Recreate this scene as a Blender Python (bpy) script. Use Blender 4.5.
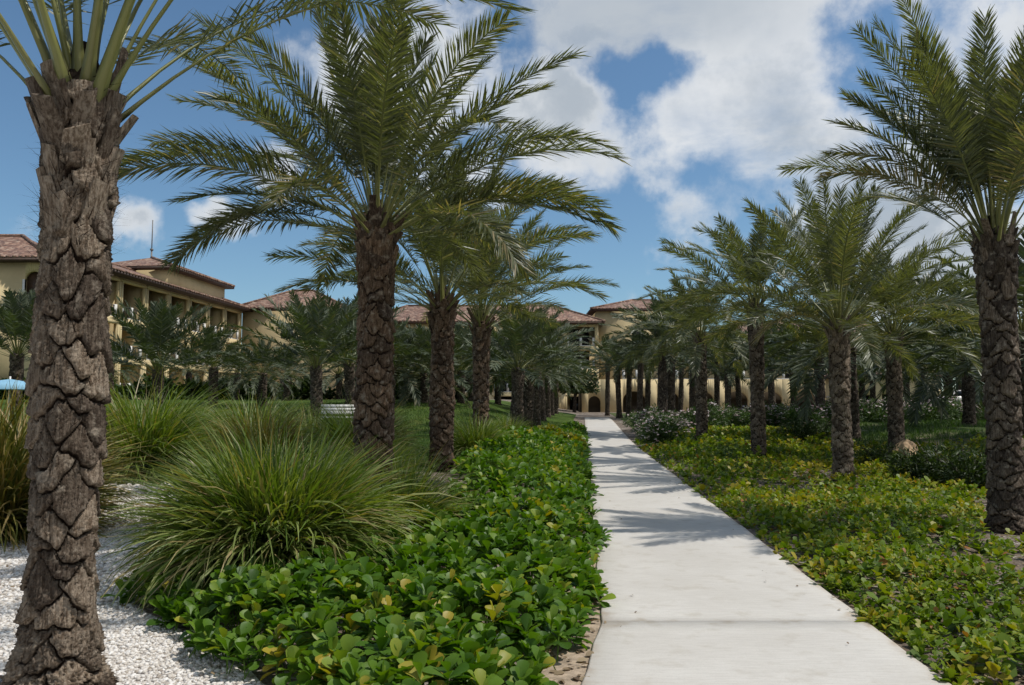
import bpy, math, random
import numpy as np
from math import radians as R, sin, cos, pi

for o in list(bpy.data.objects):
    bpy.data.objects.remove(o)
S = bpy.context.scene
COL = S.collection

# ------------------------------------------------------------------ camera
F = 796.0
CAMZ = 1.6
PITCH = math.atan(62.5 / F)
cam = bpy.data.cameras.new('camera')
cam.sensor_width = 36.0
cam.lens = F / 1024 * 36.0
cam.clip_start = 0.05
cam.clip_end = 3000
camo = bpy.data.objects.new('camera', cam)
COL.objects.link(camo)
camo.location = (0, 0, CAMZ)
camo.rotation_euler = (R(90) + PITCH, 0, 0)
S.camera = camo


def ray(px, py):
    u = (px - 512) / F
    v = (342.5 - py) / F
    return np.array([u, cos(PITCH) - v * sin(PITCH), sin(PITCH) + v * cos(PITCH)])


def at(px, py, Y):
    d = ray(px, py)
    k = Y / d[1]
    return np.array([d[0] * k, Y, CAMZ + d[2] * k])


# ------------------------------------------------------------------ light
SUN_EL, SUN_AZ = 61.0, -5.0          # azimuth measured from +x towards +y
sd = np.array([cos(R(SUN_EL)) * cos(R(SUN_AZ)), cos(R(SUN_EL)) * sin(R(SUN_AZ)), sin(R(SUN_EL))])
sl = bpy.data.lights.new('sun', 'SUN')
sl.energy = 5.0
sl.angle = R(0.53)
sl.color = (1.0, 0.96, 0.90)
slo = bpy.data.objects.new('sun', sl)
COL.objects.link(slo)
slo.rotation_euler = (0, R(90 - SUN_EL), R(SUN_AZ))
SKY_STRENGTH = 0.130
S.view_settings.view_transform = 'Standard'
S.view_settings.look = 'None'
S.view_settings.gamma = 1
S.view_settings.use_curve_mapping = False
S.view_settings.exposure = -0.47
S.render.engine = 'CYCLES'
S.cycles.max_bounces = 6
S.cycles.diffuse_bounces = 3
S.cycles.glossy_bounces = 2
S.cycles.transmission_bounces = 3
S.cycles.transparent_max_bounces = 4
S.cycles.use_adaptive_sampling = True
S.cycles.adaptive_threshold = 0.02
S.cycles.use_denoising = True

W = bpy.data.worlds.new('World')
S.world = W
W.use_nodes = True


class NT:
    """small helper to wire nodes"""
    def __init__(self, tree):
        self.t = tree
        self.n = tree.nodes
        self.n.clear()

    def new(self, kind, **kw):
        nd = self.n.new(kind)
        for k, v in kw.items():
            if k.startswith('i_'):
                key = k[2:]
                key = int(key) if key.isdigit() else key.replace('__', ' ')
                self.set(nd.inputs[key], v)
            else:
                setattr(nd, k, v)
        return nd

    def set(self, sock, v):
        if isinstance(v, bpy.types.NodeSocket):
            self.t.links.new(v, sock)
        elif isinstance(v, bpy.types.Node):
            self.t.links.new(v.outputs[0], sock)
        else:
            sock.default_value = v

    def math(self, op, a, b=0.0, clamp=False):
        nd = self.new('ShaderNodeMath', operation=op, use_clamp=clamp)
        self.set(nd.inputs[0], a)
        self.set(nd.inputs[1], b)
        return nd.outputs[0]

    def vmath(self, op, a, b=(0, 0, 0)):
        nd = self.new('ShaderNodeVectorMath', operation=op)
        self.set(nd.inputs[0], a)
        if b is not None:
            self.set(nd.inputs[1], b)
        return nd

    def smooth(self, v, a, b, lo=0.0, hi=1.0):
        nd = self.new('ShaderNodeMapRange', interpolation_type='SMOOTHSTEP')
        self.set(nd.inputs[0], v)
        for i, q in enumerate((a, b, lo, hi)):
            nd.inputs[i + 1].default_value = q
        return nd.outputs[0]

    def noise(self, vec, scale, detail=4.0, rough=0.5):
        nd = self.new('ShaderNodeTexNoise')
        if vec is not None:
            self.set(nd.inputs['Vector'], vec)
        nd.inputs['Scale'].default_value = scale
        nd.inputs['Detail'].default_value = detail
        nd.inputs['Roughness'].default_value = rough
        return nd

    def mix(self, f, a, b, blend='MIX'):
        nd = self.new('ShaderNodeMix', data_type='RGBA', blend_type=blend)
        self.set(nd.inputs[0], f)
        for s, v in ((nd.inputs[6], a), (nd.inputs[7], b)):
            if isinstance(v, tuple) and len(v) == 3:
                v = (*v, 1.0)
            self.set(s, v)
        return nd.outputs[2]

    def ramp(self, f, stops):
        nd = self.new('ShaderNodeValToRGB')
        self.set(nd.inputs[0], f)
        el = nd.color_ramp.elements
        while len(el) < len(stops):
            el.new(0.5)
        for e, (p, c) in zip(el, stops):
            e.position = p
            e.color = (*c, 1.0)
        return nd.outputs[0]


def build_world():
    t = NT(W.node_tree)
    sky = t.new('ShaderNodeTexSky', sky_type='NISHITA')
    sky.sun_disc = False
    sky.sun_elevation = R(SUN_EL)
    sky.sun_rotation = R(90 - SUN_AZ)
    sky.altitude = 20
    sky.air_density = 1.0
    sky.dust_density = 0.6
    sky.ozone_density = 2.0
    co = t.new('ShaderNodeTexCoord').outputs['Generated']
    warp = t.noise(co, 5.0, 5, 0.6)
    w = t.vmath('SUBTRACT', warp.outputs['Color'], (0.5, 0.5, 0.5)).outputs[0]
    w = t.vmath('MULTIPLY', w, (0.17, 0.17, 0.17)).outputs[0]
    d = t.vmath('ADD', co, w).outputs[0]
    blobs = [  # px, py, radius px, vertical squash, weight
        (930, 60, 200, 1.2, 1.0), (780, 140, 200, 1.5, 1.0), (640, 10, 190, 1.6, 1.0), (560, 130, 120, 1.1, 1.0),
        (850, 215, 230, 2.2, 0.8), (700, 218, 170, 2.4, 0.72), (430, 70, 130, 1.0, 1.0), (335, 60, 90, 1.0, 0.9),
        (215, 218, 60, 1.9, 1.0), (128, 222, 52, 1.4, 0.85), (280, 178, 40, 1.2, 0.7), (985, 262, 170, 1.8, 0.85),
        (470, 190, 110, 1.2, 0.8), (730, 40, 150, 1.2, 1.0), (690, 150, 150, 1.7, 0.95), (575, 90, 110, 1.0, 0.95), (600, 145, 110, 1.3, 0.95)]
    acc = None
    for (px, py, r, sq, wt) in blobs:
        c = ray(px, py)
        c = c / np.linalg.norm(c)
        q = t.vmath('SUBTRACT', d, tuple(c)).outputs[0]
        q = t.vmath('MULTIPLY', q, (1, 1, sq)).outputs[0]
        ln = t.new('ShaderNodeVectorMath', operation='LENGTH')
        t.set(ln.inputs[0], q)
        m = t.new('ShaderNodeMapRange', interpolation_type='LINEAR')
        t.set(m.inputs[0], ln.outputs[1])
        m.inputs[1].default_value = 0.0
        m.inputs[2].default_value = r / F
        m.inputs[3].default_value = wt
        m.inputs[4].default_value = 0.0
        acc = m.outputs[0] if acc is None else t.math('MAXIMUM', acc, m.outputs[0])
    for (px, py, r, sq, wt) in [(640, 80, 62, 1.9, 0.44), (692, 84, 50, 2.2, 0.36), (606, 60, 40, 1.5, 0.26), (890, 58, 80, 1.0, 0.5), (625, 240, 80, 0.9, 0.5)]:
        c = ray(px, py)
        c = c / np.linalg.norm(c)
        q = t.vmath('SUBTRACT', d, tuple(c)).outputs[0]
        q = t.vmath('MULTIPLY', q, (1, 1, sq)).outputs[0]
        ln = t.new('ShaderNodeVectorMath', operation='LENGTH')
        t.set(ln.inputs[0], q)
        m = t.new('ShaderNodeMapRange', interpolation_type='SMOOTHSTEP')
        t.set(m.inputs[0], ln.outputs[1])
        m.inputs[2].default_value = r / F
        m.inputs[3].default_value = wt
        m.inputs[4].default_value = 0.0
        acc = t.math('SUBTRACT', acc, m.outputs[0])
    # unseen clouds added over the rest of the sky for more neutral ambient light
    sep = t.new('ShaderNodeSeparateXYZ')
    t.set(sep.inputs[0], co)
    rest = t.noise(co, 1.7, 3, 0.5).outputs[0]
    rest = t.math('MULTIPLY', t.smooth(rest, 0.36, 0.6), t.smooth(sep.outputs[1], 0.62, 0.3))
    acc = t.math('MAXIMUM', acc, rest)
    n1 = t.noise(co, 5.5, 10, 0.62).outputs[0]
    val = t.math('ADD', acc, t.math('MULTIPLY', t.math('SUBTRACT', n1, 0.5), 2.1))
    alpha = t.smooth(val, 0.24, 0.72)
    veil = None
    for (px, py, r, sq, wt) in [(720, 195, 190, 2.0, 0.62), (870, 120, 150, 1.2, 0.40), (665, 60, 120, 1.6, 0.35)]:
        c = ray(px, py)
        c = c / np.linalg.norm(c)
        q = t.vmath('MULTIPLY', t.vmath('SUBTRACT', d, tuple(c)).outputs[0], (1, 1, sq)).outputs[0]
        ln = t.new('ShaderNodeVectorMath', operation='LENGTH')
        t.set(ln.inputs[0], q)
        mv = t.smooth(ln.outputs[1], 0.0, r / F, wt, 0.0)
        veil = mv if veil is None else t.math('MAXIMUM', veil, mv)
    wisp = t.noise(t.vmath('MULTIPLY', co, (1, 1, 3.0)).outputs[0], 7.0, 8, 0.6).outputs[0]
    alpha = t.math('MULTIPLY', alpha, t.math('SUBTRACT', 1.0, t.math('MULTIPLY', veil, t.smooth(wisp, 0.66, 0.36))), clamp=True)
    n2 = t.noise(co, 3.2, 6, 0.6).outputs[0]
    thick = t.math('MULTIPLY', t.smooth(val, 0.4, 0.85), t.smooth(t.math('ADD', t.math('MULTIPLY', n2, 0.55), t.math('MULTIPLY', n1, 0.45)), 0.40, 0.60))
    c = ray(650, -5)
    c = c / np.linalg.norm(c)
    q = t.vmath('MULTIPLY', t.vmath('SUBTRACT', d, tuple(c)).outputs[0], (0.8, 1, 1.6)).outputs[0]
    ln = t.new('ShaderNodeVectorMath', operation='LENGTH')
    t.set(ln.inputs[0], q)
    thick = t.math('MAXIMUM', thick, t.smooth(ln.outputs[1], 0.06, 170 / F, 0.85, 0.0))
    ccol = t.mix(thick, (8.6, 8.8, 9.0), (4.8, 5.35, 5.95))
    skyc = t.mix(1.0, sky.outputs[0], (0.90, 1.10, 1.16), 'MULTIPLY')
    col = t.mix(t.math('MULTIPLY', alpha, 0.96), skyc, ccol)
    bg = t.new('ShaderNodeBackground')
    t.set(bg.inputs[0], col)
    bg.inputs[1].default_value = SKY_STRENGTH
    out = t.new('ShaderNodeOutputWorld')
    t.set(out.inputs[0], bg)


build_world()

# ------------------------------------------------------------------ terrain shape


def sstep(a, b, v):
    t = np.clip((np.asarray(v, float) - a) / (b - a), 0, 1)
    return t * t * (3 - 2 * t)


def path_l(y):
    y = np.asarray(y, float)
    return 0.13 + 0.0885 * y - 0.12 * np.maximum(0, 5.9 - y) * (y > 0) - 0.12 * 5.9 * (y <= 0)


def path_r(y):
    y = np.asarray(y, float)
    return 0.13 + 0.0885 * y + 1.93


def G(x, y):
    x = np.asarray(x, float)
    y = np.asarray(y, float)
    xl = path_l(y)
    xr = path_r(y)
    t = xl - x
    s = x - xr
    z = 0.58 * sstep(28, 62, y) + 0.2 * sstep(62, 90, y)
    left = 0.5 * sstep(0.3, 1.7, t) * sstep(8, 13, y) * (1 - 0.5 * sstep(3.5, 7, t)) * (1 - 0.7 * sstep(20, 30, y))
    left = left * np.where(y < 13, sstep(-4.4, -2.0, x), 1.0)
    lawn = 1.35 * sstep(22, 52, y) * sstep(1.0, 9.0, t)
    right = (0.48 * sstep(16, 29, y) * (1 - sstep(45, 62, y)) + 0.28 * sstep(8, 11, s) * sstep(14, 20, y)) * sstep(0.3, 2.6, s)
    n = 0.03 * np.sin(x * 1.3 + 0.4 * y) * np.sin(y * 0.9 + 1.0) * np.clip(np.maximum(t, s) - 0.2, 0, 1)
    far = 1.0 * sstep(90, 200, y)
    return z + left + lawn + right + n + far


# ------------------------------------------------------------------ mesh helpers
def link(ob):
    COL.objects.link(ob)
    return ob


def mesh_np(name, verts, faces, mats, mat_idx=None, attrs=None, smooth=False):
    """faces: list of (n,k) int arrays of any k (or one array)"""
    me = bpy.data.meshes.new(name)
    verts = np.asarray(verts, np.float32)
    if not isinstance(faces, list):
        faces = [faces]
    faces = [np.asarray(f, np.int32) for f in faces if len(f)]
    loops = np.concatenate([f.ravel() for f in faces])
    sizes = np.concatenate([np.full(len(f), f.shape[1], np.int32) for f in faces])
    me.vertices.add(len(verts))
    me.vertices.foreach_set('co', verts.ravel())
    me.loops.add(len(loops))
    me.loops.foreach_set('vertex_index', loops)
    me.polygons.add(len(sizes))
    st = np.zeros(len(sizes), np.int32)
    st[1:] = np.cumsum(sizes)[:-1]
    me.polygons.foreach_set('loop_start', st)
    if mat_idx is not None:
        me.polygons.foreach_set('material_index', np.asarray(mat_idx, np.int32))
    if smooth:
        me.polygons.foreach_set('use_smooth', np.ones(len(sizes), bool))
    for m in (mats if isinstance(mats, (list, tuple)) else [mats]):
        me.materials.append(m)
    if attrs:
        for k, v in attrs.items():
            a = me.attributes.new(k, 'FLOAT', 'POINT')
            a.data.foreach_set('value', np.asarray(v, np.float32))
    me.update(calc_edges=True)
    me.validate()
    return me


def obj(name, me, parent=None, loc=(0, 0, 0), rz=0.0, label=None, cat=None, group=None, kind=None):
    o = bpy.data.objects.new(name, me)
    o.location = loc
    o.rotation_euler = (0, 0, rz)
    if parent:
        o.parent = parent
    if label:
        o['label'] = label
    if cat:
        o['category'] = cat
    if group:
        o['group'] = group
    if kind:
        o['kind'] = kind
    return link(o)


class MB:
    """collects boxes, prisms and tubes"""
    def __init__(self):
        self.v = []
        self.f = {}
        self.n = 0

    def add(self, v, faces):
        v = np.asarray(v, float)
        for f in faces:
            self.f.setdefault(len(f), []).append([i + self.n for i in f])
        self.v.append(v)
        self.n += len(v)

    def box(self, a, b):
        (x0, y0, z0), (x1, y1, z1) = a, b
        v = [(x0, y0, z0), (x1, y0, z0), (x1, y1, z0), (x0, y1, z0), (x0, y0, z1), (x1, y0, z1), (x1, y1, z1), (x0, y1, z1)]
        self.add(v, [(3, 2, 1, 0), (4, 5, 6, 7), (0, 1, 5, 4), (1, 2, 6, 5), (2, 3, 7, 6), (3, 0, 4, 7)])

    def prism_xz(self, poly, y0, y1):
        n = len(poly)
        v = [(x, y0, z) for x, z in poly] + [(x, y1, z) for x, z in poly]
        fs = [tuple(range(n)), tuple(range(2 * n - 1, n - 1, -1))]
        for i in range(n):
            j = (i + 1) % n
            fs.append((i, i + n, j + n, j))
        self.add(v, fs)

    def tube(self, pts, rad, n=8, cap=True):
        pts = np.asarray(pts, float)
        rad = np.broadcast_to(np.asarray(rad, float), (len(pts),))
        T = np.gradient(pts, axis=0)
        T /= np.linalg.norm(T, axis=1)[:, None]
        ref = np.array([0, 0, 1.0]) if abs(T[0][2]) < 0.9 else np.array([1.0, 0, 0])
        A = np.cross(T, ref)
        A /= np.linalg.norm(A, axis=1)[:, None]
        B = np.cross(T, A)
        an = np.arange(n) * 2 * pi / n
        v = pts[:, None] + rad[:, None, None] * (np.cos(an)[None, :, None] * A[:, None] + np.sin(an)[None, :, None] * B[:, None])
        fs = []
        for i in range(len(pts) - 1):
            for k in range(n):
                fs.append((i * n + k, i * n + (k + 1) % n, (i + 1) * n + (k + 1) % n, (i + 1) * n + k))
        if cap:
            fs.append(tuple(range(n - 1, -1, -1)))
            fs.append(tuple((len(pts) - 1) * n + k for k in range(n)))
        self.add(v.reshape(-1, 3), fs)

    def mesh(self, name, mat, smooth=False):
        return mesh_np(name, np.concatenate(self.v), [np.array(f) for f in self.f.values()], mat, smooth=smooth)


# ------------------------------------------------------------------ materials
def new_mat(name):
    m = bpy.data.materials.new(name)
    m.use_nodes = True
    t = NT(m.node_tree)
    b = t.new('ShaderNodeBsdfPrincipled')
    o = t.new('ShaderNodeOutputMaterial')
    t.set(o.inputs[0], b)
    return m, t, b, o


def leaf_mat(name, stops, rough=0.45, trans=0.25, tcol=(0.25, 0.4, 0.05), spec=0.5, attr='rnd'):
    m, t, b, o = new_mat(name)
    a = t.new('ShaderNodeAttribute', attribute_name=attr).outputs['Fac']
    oi = t.new('ShaderNodeObjectInfo').outputs['Random']
    f = t.math('ADD', a, t.math('MULTIPLY', t.math('SUBTRACT', oi, 0.5), 0.12), clamp=True)
    c = t.ramp(f, stops)
    t.set(b.inputs['Base Color'], c)
    b.inputs['Roughness'].default_value = rough
    b.inputs['Specular IOR Level'].default_value = spec
    tr = t.new('ShaderNodeBsdfTranslucent')
    t.set(tr.inputs[0], t.mix(1.0, c, (*[q * 3.2 for q in tcol],), 'MULTIPLY'))
    mx = t.new('ShaderNodeMixShader')
    mx.inputs[0].default_value = trans
    t.set(mx.inputs[1], b)
    t.set(mx.inputs[2], tr)
    t.set(o.inputs[0], mx)
    return m


M = {}
M['frond'] = leaf_mat('palm_leaflet', [(0.0, (0.056, 0.068, 0.032)), (0.5, (0.106, 0.122, 0.056)), (0.9, (0.200, 0.208, 0.110)), (1.0, (0.32, 0.26, 0.15))],
                      rough=0.42, trans=0.34, tcol=(0.42, 0.43, 0.11), spec=0.6)
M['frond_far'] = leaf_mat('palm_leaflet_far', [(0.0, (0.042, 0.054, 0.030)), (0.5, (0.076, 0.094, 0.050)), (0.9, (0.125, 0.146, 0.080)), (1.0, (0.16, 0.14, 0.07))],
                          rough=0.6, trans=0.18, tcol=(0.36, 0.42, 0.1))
M['rachis'] = leaf_mat('palm_stalk', [(0.0, (0.17, 0.165, 0.055)), (0.25, (0.20, 0.205, 0.060)), (0.6, (0.16, 0.175, 0.055)), (1.0, (0.10, 0.12, 0.045))], rough=0.4, trans=0.0)
M['dry'] = leaf_mat('dry_palm_leaflet', [(0.0, (0.09, 0.055, 0.03)), (0.5, (0.2, 0.14, 0.08)), (1.0, (0.36, 0.28, 0.17))], rough=0.7, trans=0.2, tcol=(0.4, 0.35, 0.2))
M['grass'] = leaf_mat('fountain_grass_blade', [(0.0, (0.042, 0.080, 0.010)), (0.45, (0.105, 0.165, 0.022)), (0.78, (0.245, 0.285, 0.085)), (0.9, (0.25, 0.22, 0.085)), (1.0, (0.36, 0.27, 0.14))],
                      rough=0.5, trans=0.3, tcol=(0.45, 0.48, 0.08))
M['grass_yellow'] = leaf_mat('yellowing_grass_blade', [(0.0, (0.06, 0.075, 0.012)), (0.5, (0.15, 0.16, 0.025)), (0.8, (0.26, 0.20, 0.05)), (1.0, (0.36, 0.25, 0.10))],
                             rough=0.55, trans=0.25, tcol=(0.5, 0.45, 0.1))
M['lawn_blade'] = leaf_mat('lawn_blade', [(0.0, (0.03, 0.065, 0.010)), (0.6, (0.07, 0.13, 0.018)), (1.0, (0.15, 0.17, 0.04))], rough=0.55, trans=0.25, tcol=(0.4, 0.5, 0.06))
M['naupaka'] = leaf_mat('broad_leaf', [(0.0, (0.024, 0.060, 0.006)), (0.45, (0.060, 0.132, 0.012)), (0.78, (0.120, 0.205, 0.022)), (0.93, (0.22, 0.28, 0.038)), (1.0, (0.36, 0.28, 0.035))],
                        rough=0.45, trans=0.3, tcol=(0.44, 0.52, 0.04), spec=0.28)
M['creeper'] = leaf_mat('creeper_leaf', [(0.0, (0.040, 0.074, 0.006)), (0.45, (0.105, 0.172, 0.012)), (0.78, (0.205, 0.255, 0.020)), (0.92, (0.29, 0.265, 0.026)), (0.98, (0.36, 0.27, 0.03)), (1.0, (0.30, 0.13, 0.04))],
                        rough=0.5, trans=0.3, tcol=(0.44, 0.48, 0.06), spec=0.3)
M['shrub'] = leaf_mat('shrub_leaf', [(0.0, (0.020, 0.036, 0.012)), (0.5, (0.038, 0.062, 0.018)), (1.0, (0.085, 0.12, 0.034))], rough=0.55, trans=0.2, tcol=(0.4, 0.48, 0.08), spec=0.3)
M['oleander'] = leaf_mat('oleander_leaf', [(0.0, (0.025, 0.050, 0.014)), (0.5, (0.052, 0.095, 0.022)), (1.0, (0.115, 0.165, 0.035))], rough=0.55, trans=0.2, tcol=(0.4, 0.48, 0.08))
M['croton'] = leaf_mat('yellow_shrub_leaf', [(0.0, (0.05, 0.09, 0.012)), (0.4, (0.12, 0.16, 0.016)), (0.8, (0.30, 0.25, 0.02)), (1.0, (0.38, 0.26, 0.02))], rough=0.4, trans=0.25, tcol=(0.45, 0.45, 0.06))
M['flower'] = leaf_mat('pale_flower', [(0.0, (0.62, 0.50, 0.52)), (0.5, (0.72, 0.68, 0.66)), (1.0, (0.66, 0.40, 0.44))], rough=0.6, trans=0.25, tcol=(0.35, 0.32, 0.32))


def trunk_mat(name, scar_a, scar_b, fibre):
    m, t, b, o = new_mat(name)
    co = t.new('ShaderNodeTexCoord').outputs['Object']
    cell = t.new('ShaderNodeAttribute', attribute_name='cell').outputs['Fac']
    fib = t.new('ShaderNodeAttribute', attribute_name='fib').outputs['Fac']
    st = t.vmath('MULTIPLY', co, (1, 1, 0.10)).outputs[0]
    n1 = t.noise(st, 62, 6, 0.7).outputs[0]
    n2 = t.noise(co, 13, 5, 0.6).outputs[0]
    n3 = t.noise(co, 75, 3, 0.6).outputs[0]
    c = t.mix(cell, scar_a, scar_b)
    c = t.mix(t.smooth(n1, 0.38, 0.62), t.mix(1.0, c, (0.36, 0.31, 0.27), 'MULTIPLY'), c)
    c = t.mix(t.smooth(n2, 0.52, 0.72, 0, 0.7), c, (0.36, 0.30, 0.23))
    c = t.mix(t.smooth(n3, 0.62, 0.7, 0, 0.45), c, (0.07, 0.05, 0.035))
    fm = t.math('ADD', fib, t.math('MULTIPLY', t.math('SUBTRACT', n2, 0.5), 0.9), clamp=True)
    c = t.mix(t.smooth(fm, 0.35, 0.75), c, fibre)
    t.set(b.inputs['Base Color'], c)
    b.inputs['Roughness'].default_value = 0.85
    b.inputs['Specular IOR Level'].default_value = 0.25
    h = t.math('ADD', t.math('MULTIPLY', n1, 0.7), t.math('MULTIPLY', n3, 0.4))
    bp = t.new('ShaderNodeBump')
    bp.inputs['Strength'].default_value = 1.0
    bp.inputs['Distance'].default_value = 0.02
    t.set(bp.inputs['Height'], h)
    t.set(b.inputs['Normal'], bp)
    return m


M['trunk'] = trunk_mat('palm_trunk', (0.11, 0.082, 0.060), (0.38, 0.30, 0.22), (0.030, 0.017, 0.010))
M['trunk_red'] = trunk_mat('reddish_palm_trunk', (0.085, 0.058, 0.041), (0.25, 0.165, 0.105), (0.03, 0.017, 0.011))
M['trunk_dark'] = trunk_mat('dark_palm_trunk', (0.058, 0.043, 0.032), (0.24, 0.185, 0.135), (0.024, 0.014, 0.009))
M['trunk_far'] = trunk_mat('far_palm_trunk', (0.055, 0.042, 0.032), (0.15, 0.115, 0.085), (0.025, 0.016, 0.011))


def simple_mat(name, c, rough=0.7, var=0.25, scale=6.0, bump=0.0, spec=0.4, metal=0.0):
    m, t, b, o = new_mat(name)
    co = t.new('ShaderNodeTexCoord').outputs['Object']
    n = t.noise(co, scale, 6, 0.6).outputs[0]
    t.set(b.inputs['Base Color'], t.mix(t.smooth(n, 0.3, 0.7), tuple(q * (1 - var) for q in c), tuple(min(1, q * (1 + var)) for q in c)))
    b.inputs['Roughness'].default_value = rough
    b.inputs['Specular IOR Level'].default_value = spec
    b.inputs['Metallic'].default_value = metal
    if bump:
        bp = t.new('ShaderNodeBump')
        bp.inputs['Strength'].default_value = 0.6
        bp.inputs['Distance'].default_value = bump
        t.set(bp.inputs['Height'], t.noise(co, scale * 6, 5, 0.6).outputs[0])
        t.set(b.inputs['Normal'], bp)
    return m


M['ochre'] = simple_mat('ochre_stucco', (0.60, 0.475, 0.265), 0.85, 0.10, 0.6, 0.004)
M['trim'] = simple_mat('cream_trim', (0.50, 0.40, 0.21), 0.8, 0.08, 1.0)
M['white'] = simple_mat('white_paint', (0.68, 0.66, 0.62), 0.6, 0.05, 2.0)
M['fascia'] = simple_mat('dark_wood_fascia', (0.055, 0.030, 0.020), 0.6, 0.3, 3.0)
M['dark_wood'] = simple_mat('dark_door_wood', (0.06, 0.032, 0.018), 0.5, 0.3, 4.0)
M['iron'] = simple_mat('dark_iron', (0.02, 0.02, 0.02), 0.5, 0.1, 4.0)
M['mast'] = simple_mat('grey_mast_metal', (0.16, 0.15, 0.14), 0.5, 0.1, 2.0)
M['interior'] = simple_mat('painted_room_shade', (0.10, 0.075, 0.045), 0.9, 0.1, 1.0)  # wall colour darkened to paint the shade inside the arcade
M['canvas'] = simple_mat('light_blue_canvas', (0.22, 0.42, 0.55), 0.8, 0.06, 3.0)
M['rock'] = simple_mat('tan_boulder', (0.50, 0.34, 0.20), 0.85, 0.35, 3.5, 0.02)
M['car_white'] = simple_mat('silver_car_paint', (0.50, 0.48, 0.46), 0.3, 0.04, 1.0)
M['tyre'] = simple_mat('tyre_rubber', (0.02, 0.02, 0.02), 0.8, 0.1, 4.0)
M['red_lamp'] = simple_mat('red_lamp_plastic', (0.4, 0.03, 0.02), 0.4, 0.1, 4.0)
M['slab'] = simple_mat('pale_paving', (0.45, 0.43, 0.39), 0.85, 0.1, 2.0)
m, t, b, o = new_mat('dark_glass')
b.inputs['Base Color'].default_value = (0.012, 0.015, 0.018, 1)
b.inputs['Roughness'].default_value = 0.12
M['glass'] = m


def roof_mat():
    m, t, b, o = new_mat('clay_roof_tiles')
    co = t.new('ShaderNodeTexCoord').outputs['Object']
    v = t.new('ShaderNodeTexVoronoi')
    t.set(v.inputs['Vector'], t.vmath('MULTIPLY', co, (4.2, 4.2, 5.5)).outputs[0])
    v.inputs['Scale'].default_value = 1.0
    sp = t.new('ShaderNodeSeparateColor')
    t.set(sp.inputs[0], v.outputs['Color'])
    c = t.ramp(sp.outputs[0], [(0.0, (0.08, 0.045, 0.032)), (0.3, (0.15, 0.078, 0.052)), (0.6, (0.23, 0.125, 0.082)), (0.85, (0.31, 0.195, 0.135)), (1.0, (0.38, 0.28, 0.205))])
    n = t.noise(co, 0.5, 4, 0.6).outputs[0]
    c = t.mix(t.smooth(n, 0.4, 0.7, 0, 0.4), c, (0.16, 0.10, 0.08))
    t.set(b.inputs['Base Color'], c)
    b.inputs['Roughness'].default_value = 0.85
    bp = t.new('ShaderNodeBump')
    bp.inputs['Strength'].default_value = 0.7
    bp.inputs['Distance'].default_value = 0.06
    t.set(bp.inputs['Height'], t.math('SUBTRACT', 1.0, v.outputs['Distance']))
    t.set(b.inputs['Normal'], bp)
    return m


M['roof'] = roof_mat()


def ground_mat():
    m, t, b, o = new_mat('mulch_soil')
    co = t.new('ShaderNodeTexCoord').outputs['Object']
    n1 = t.noise(co, 1.3, 6, 0.6).outputs[0]
    n2 = t.noise(co, 30, 5, 0.7).outputs[0]
    v = t.new('ShaderNodeTexVoronoi')
    t.set(v.inputs['Vector'], co)
    v.inputs['Scale'].default_value = 28
    sp = t.new('ShaderNodeSeparateColor')
    t.set(sp.inputs[0], v.outputs['Color'])
    c = t.mix(t.smooth(n2, 0.3, 0.7), (0.08, 0.058, 0.04), (0.22, 0.17, 0.125))
    c = t.mix(t.math('MULTIPLY', t.smooth(sp.outputs[0], 0.72, 0.8), t.smooth(n1, 0.45, 0.6)), c, (0.42, 0.38, 0.33))
    t.set(b.inputs['Base Color'], c)
    b.inputs['Roughness'].default_value = 0.95
    bp = t.new('ShaderNodeBump')
    bp.inputs['Strength'].default_value = 0.8
    bp.inputs['Distance'].default_value = 0.03
    t.set(bp.inputs['Height'], t.math('ADD', n2, t.math('MULTIPLY', v.outputs['Distance'], -0.6)))
    t.set(b.inputs['Normal'], bp)
    return m


def lawn_mat(name, a, c2, dry):
    m, t, b, o = new_mat(name)
    co = t.new('ShaderNodeTexCoord').outputs['Object']
    n1 = t.noise(co, 0.5, 5, 0.6).outputs[0]
    n2 = t.noise(co, 22, 5, 0.75).outputs[0]
    n3 = t.noise(co, 3.1, 4, 0.6).outputs[0]
    c = t.mix(t.smooth(n2, 0.3, 0.7), a, c2)
    c = t.mix(t.math('MULTIPLY', t.smooth(n1, 0.48, 0.66), t.smooth(n3, 0.35, 0.7)), c, dry)
    t.set(b.inputs['Base Color'], c)
    b.inputs['Roughness'].default_value = 0.9
    b.inputs['Specular IOR Level'].default_value = 0.15
    bp = t.new('ShaderNodeBump')
    bp.inputs['Strength'].default_value = 1.0
    bp.inputs['Distance'].default_value = 0.05
    t.set(bp.inputs['Height'], n2)
    t.set(b.inputs['Normal'], bp)
    return m


def gravel_mat():
    m, t, b, o = new_mat('white_gravel')
    co = t.new('ShaderNodeTexCoord').outputs['Object']
    v = t.new('ShaderNodeTexVoronoi')
    t.set(v.inputs['Vector'], co)
    v.inputs['Scale'].default_value = 38
    sp = t.new('ShaderNodeSeparateColor')
    t.set(sp.inputs[0], v.outputs['Color'])
    c = t.ramp(sp.outputs[0], [(0.0, (0.34, 0.29, 0.24)), (0.25, (0.56, 0.51, 0.46)), (0.7, (0.70, 0.66, 0.61)), (1.0, (0.80, 0.77, 0.73))])
    t.set(b.inputs['Base Color'], c)
    b.inputs['Roughness'].default_value = 0.8
    bp = t.new('ShaderNodeBump')
    bp.inputs['Strength'].default_value = 1.0
    bp.inputs['Distance'].default_value = 0.02
    t.set(bp.inputs['Height'], t.math('SUBTRACT', 1.0, v.outputs['Distance']))
    t.set(b.inputs['Normal'], bp)
    return m


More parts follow.
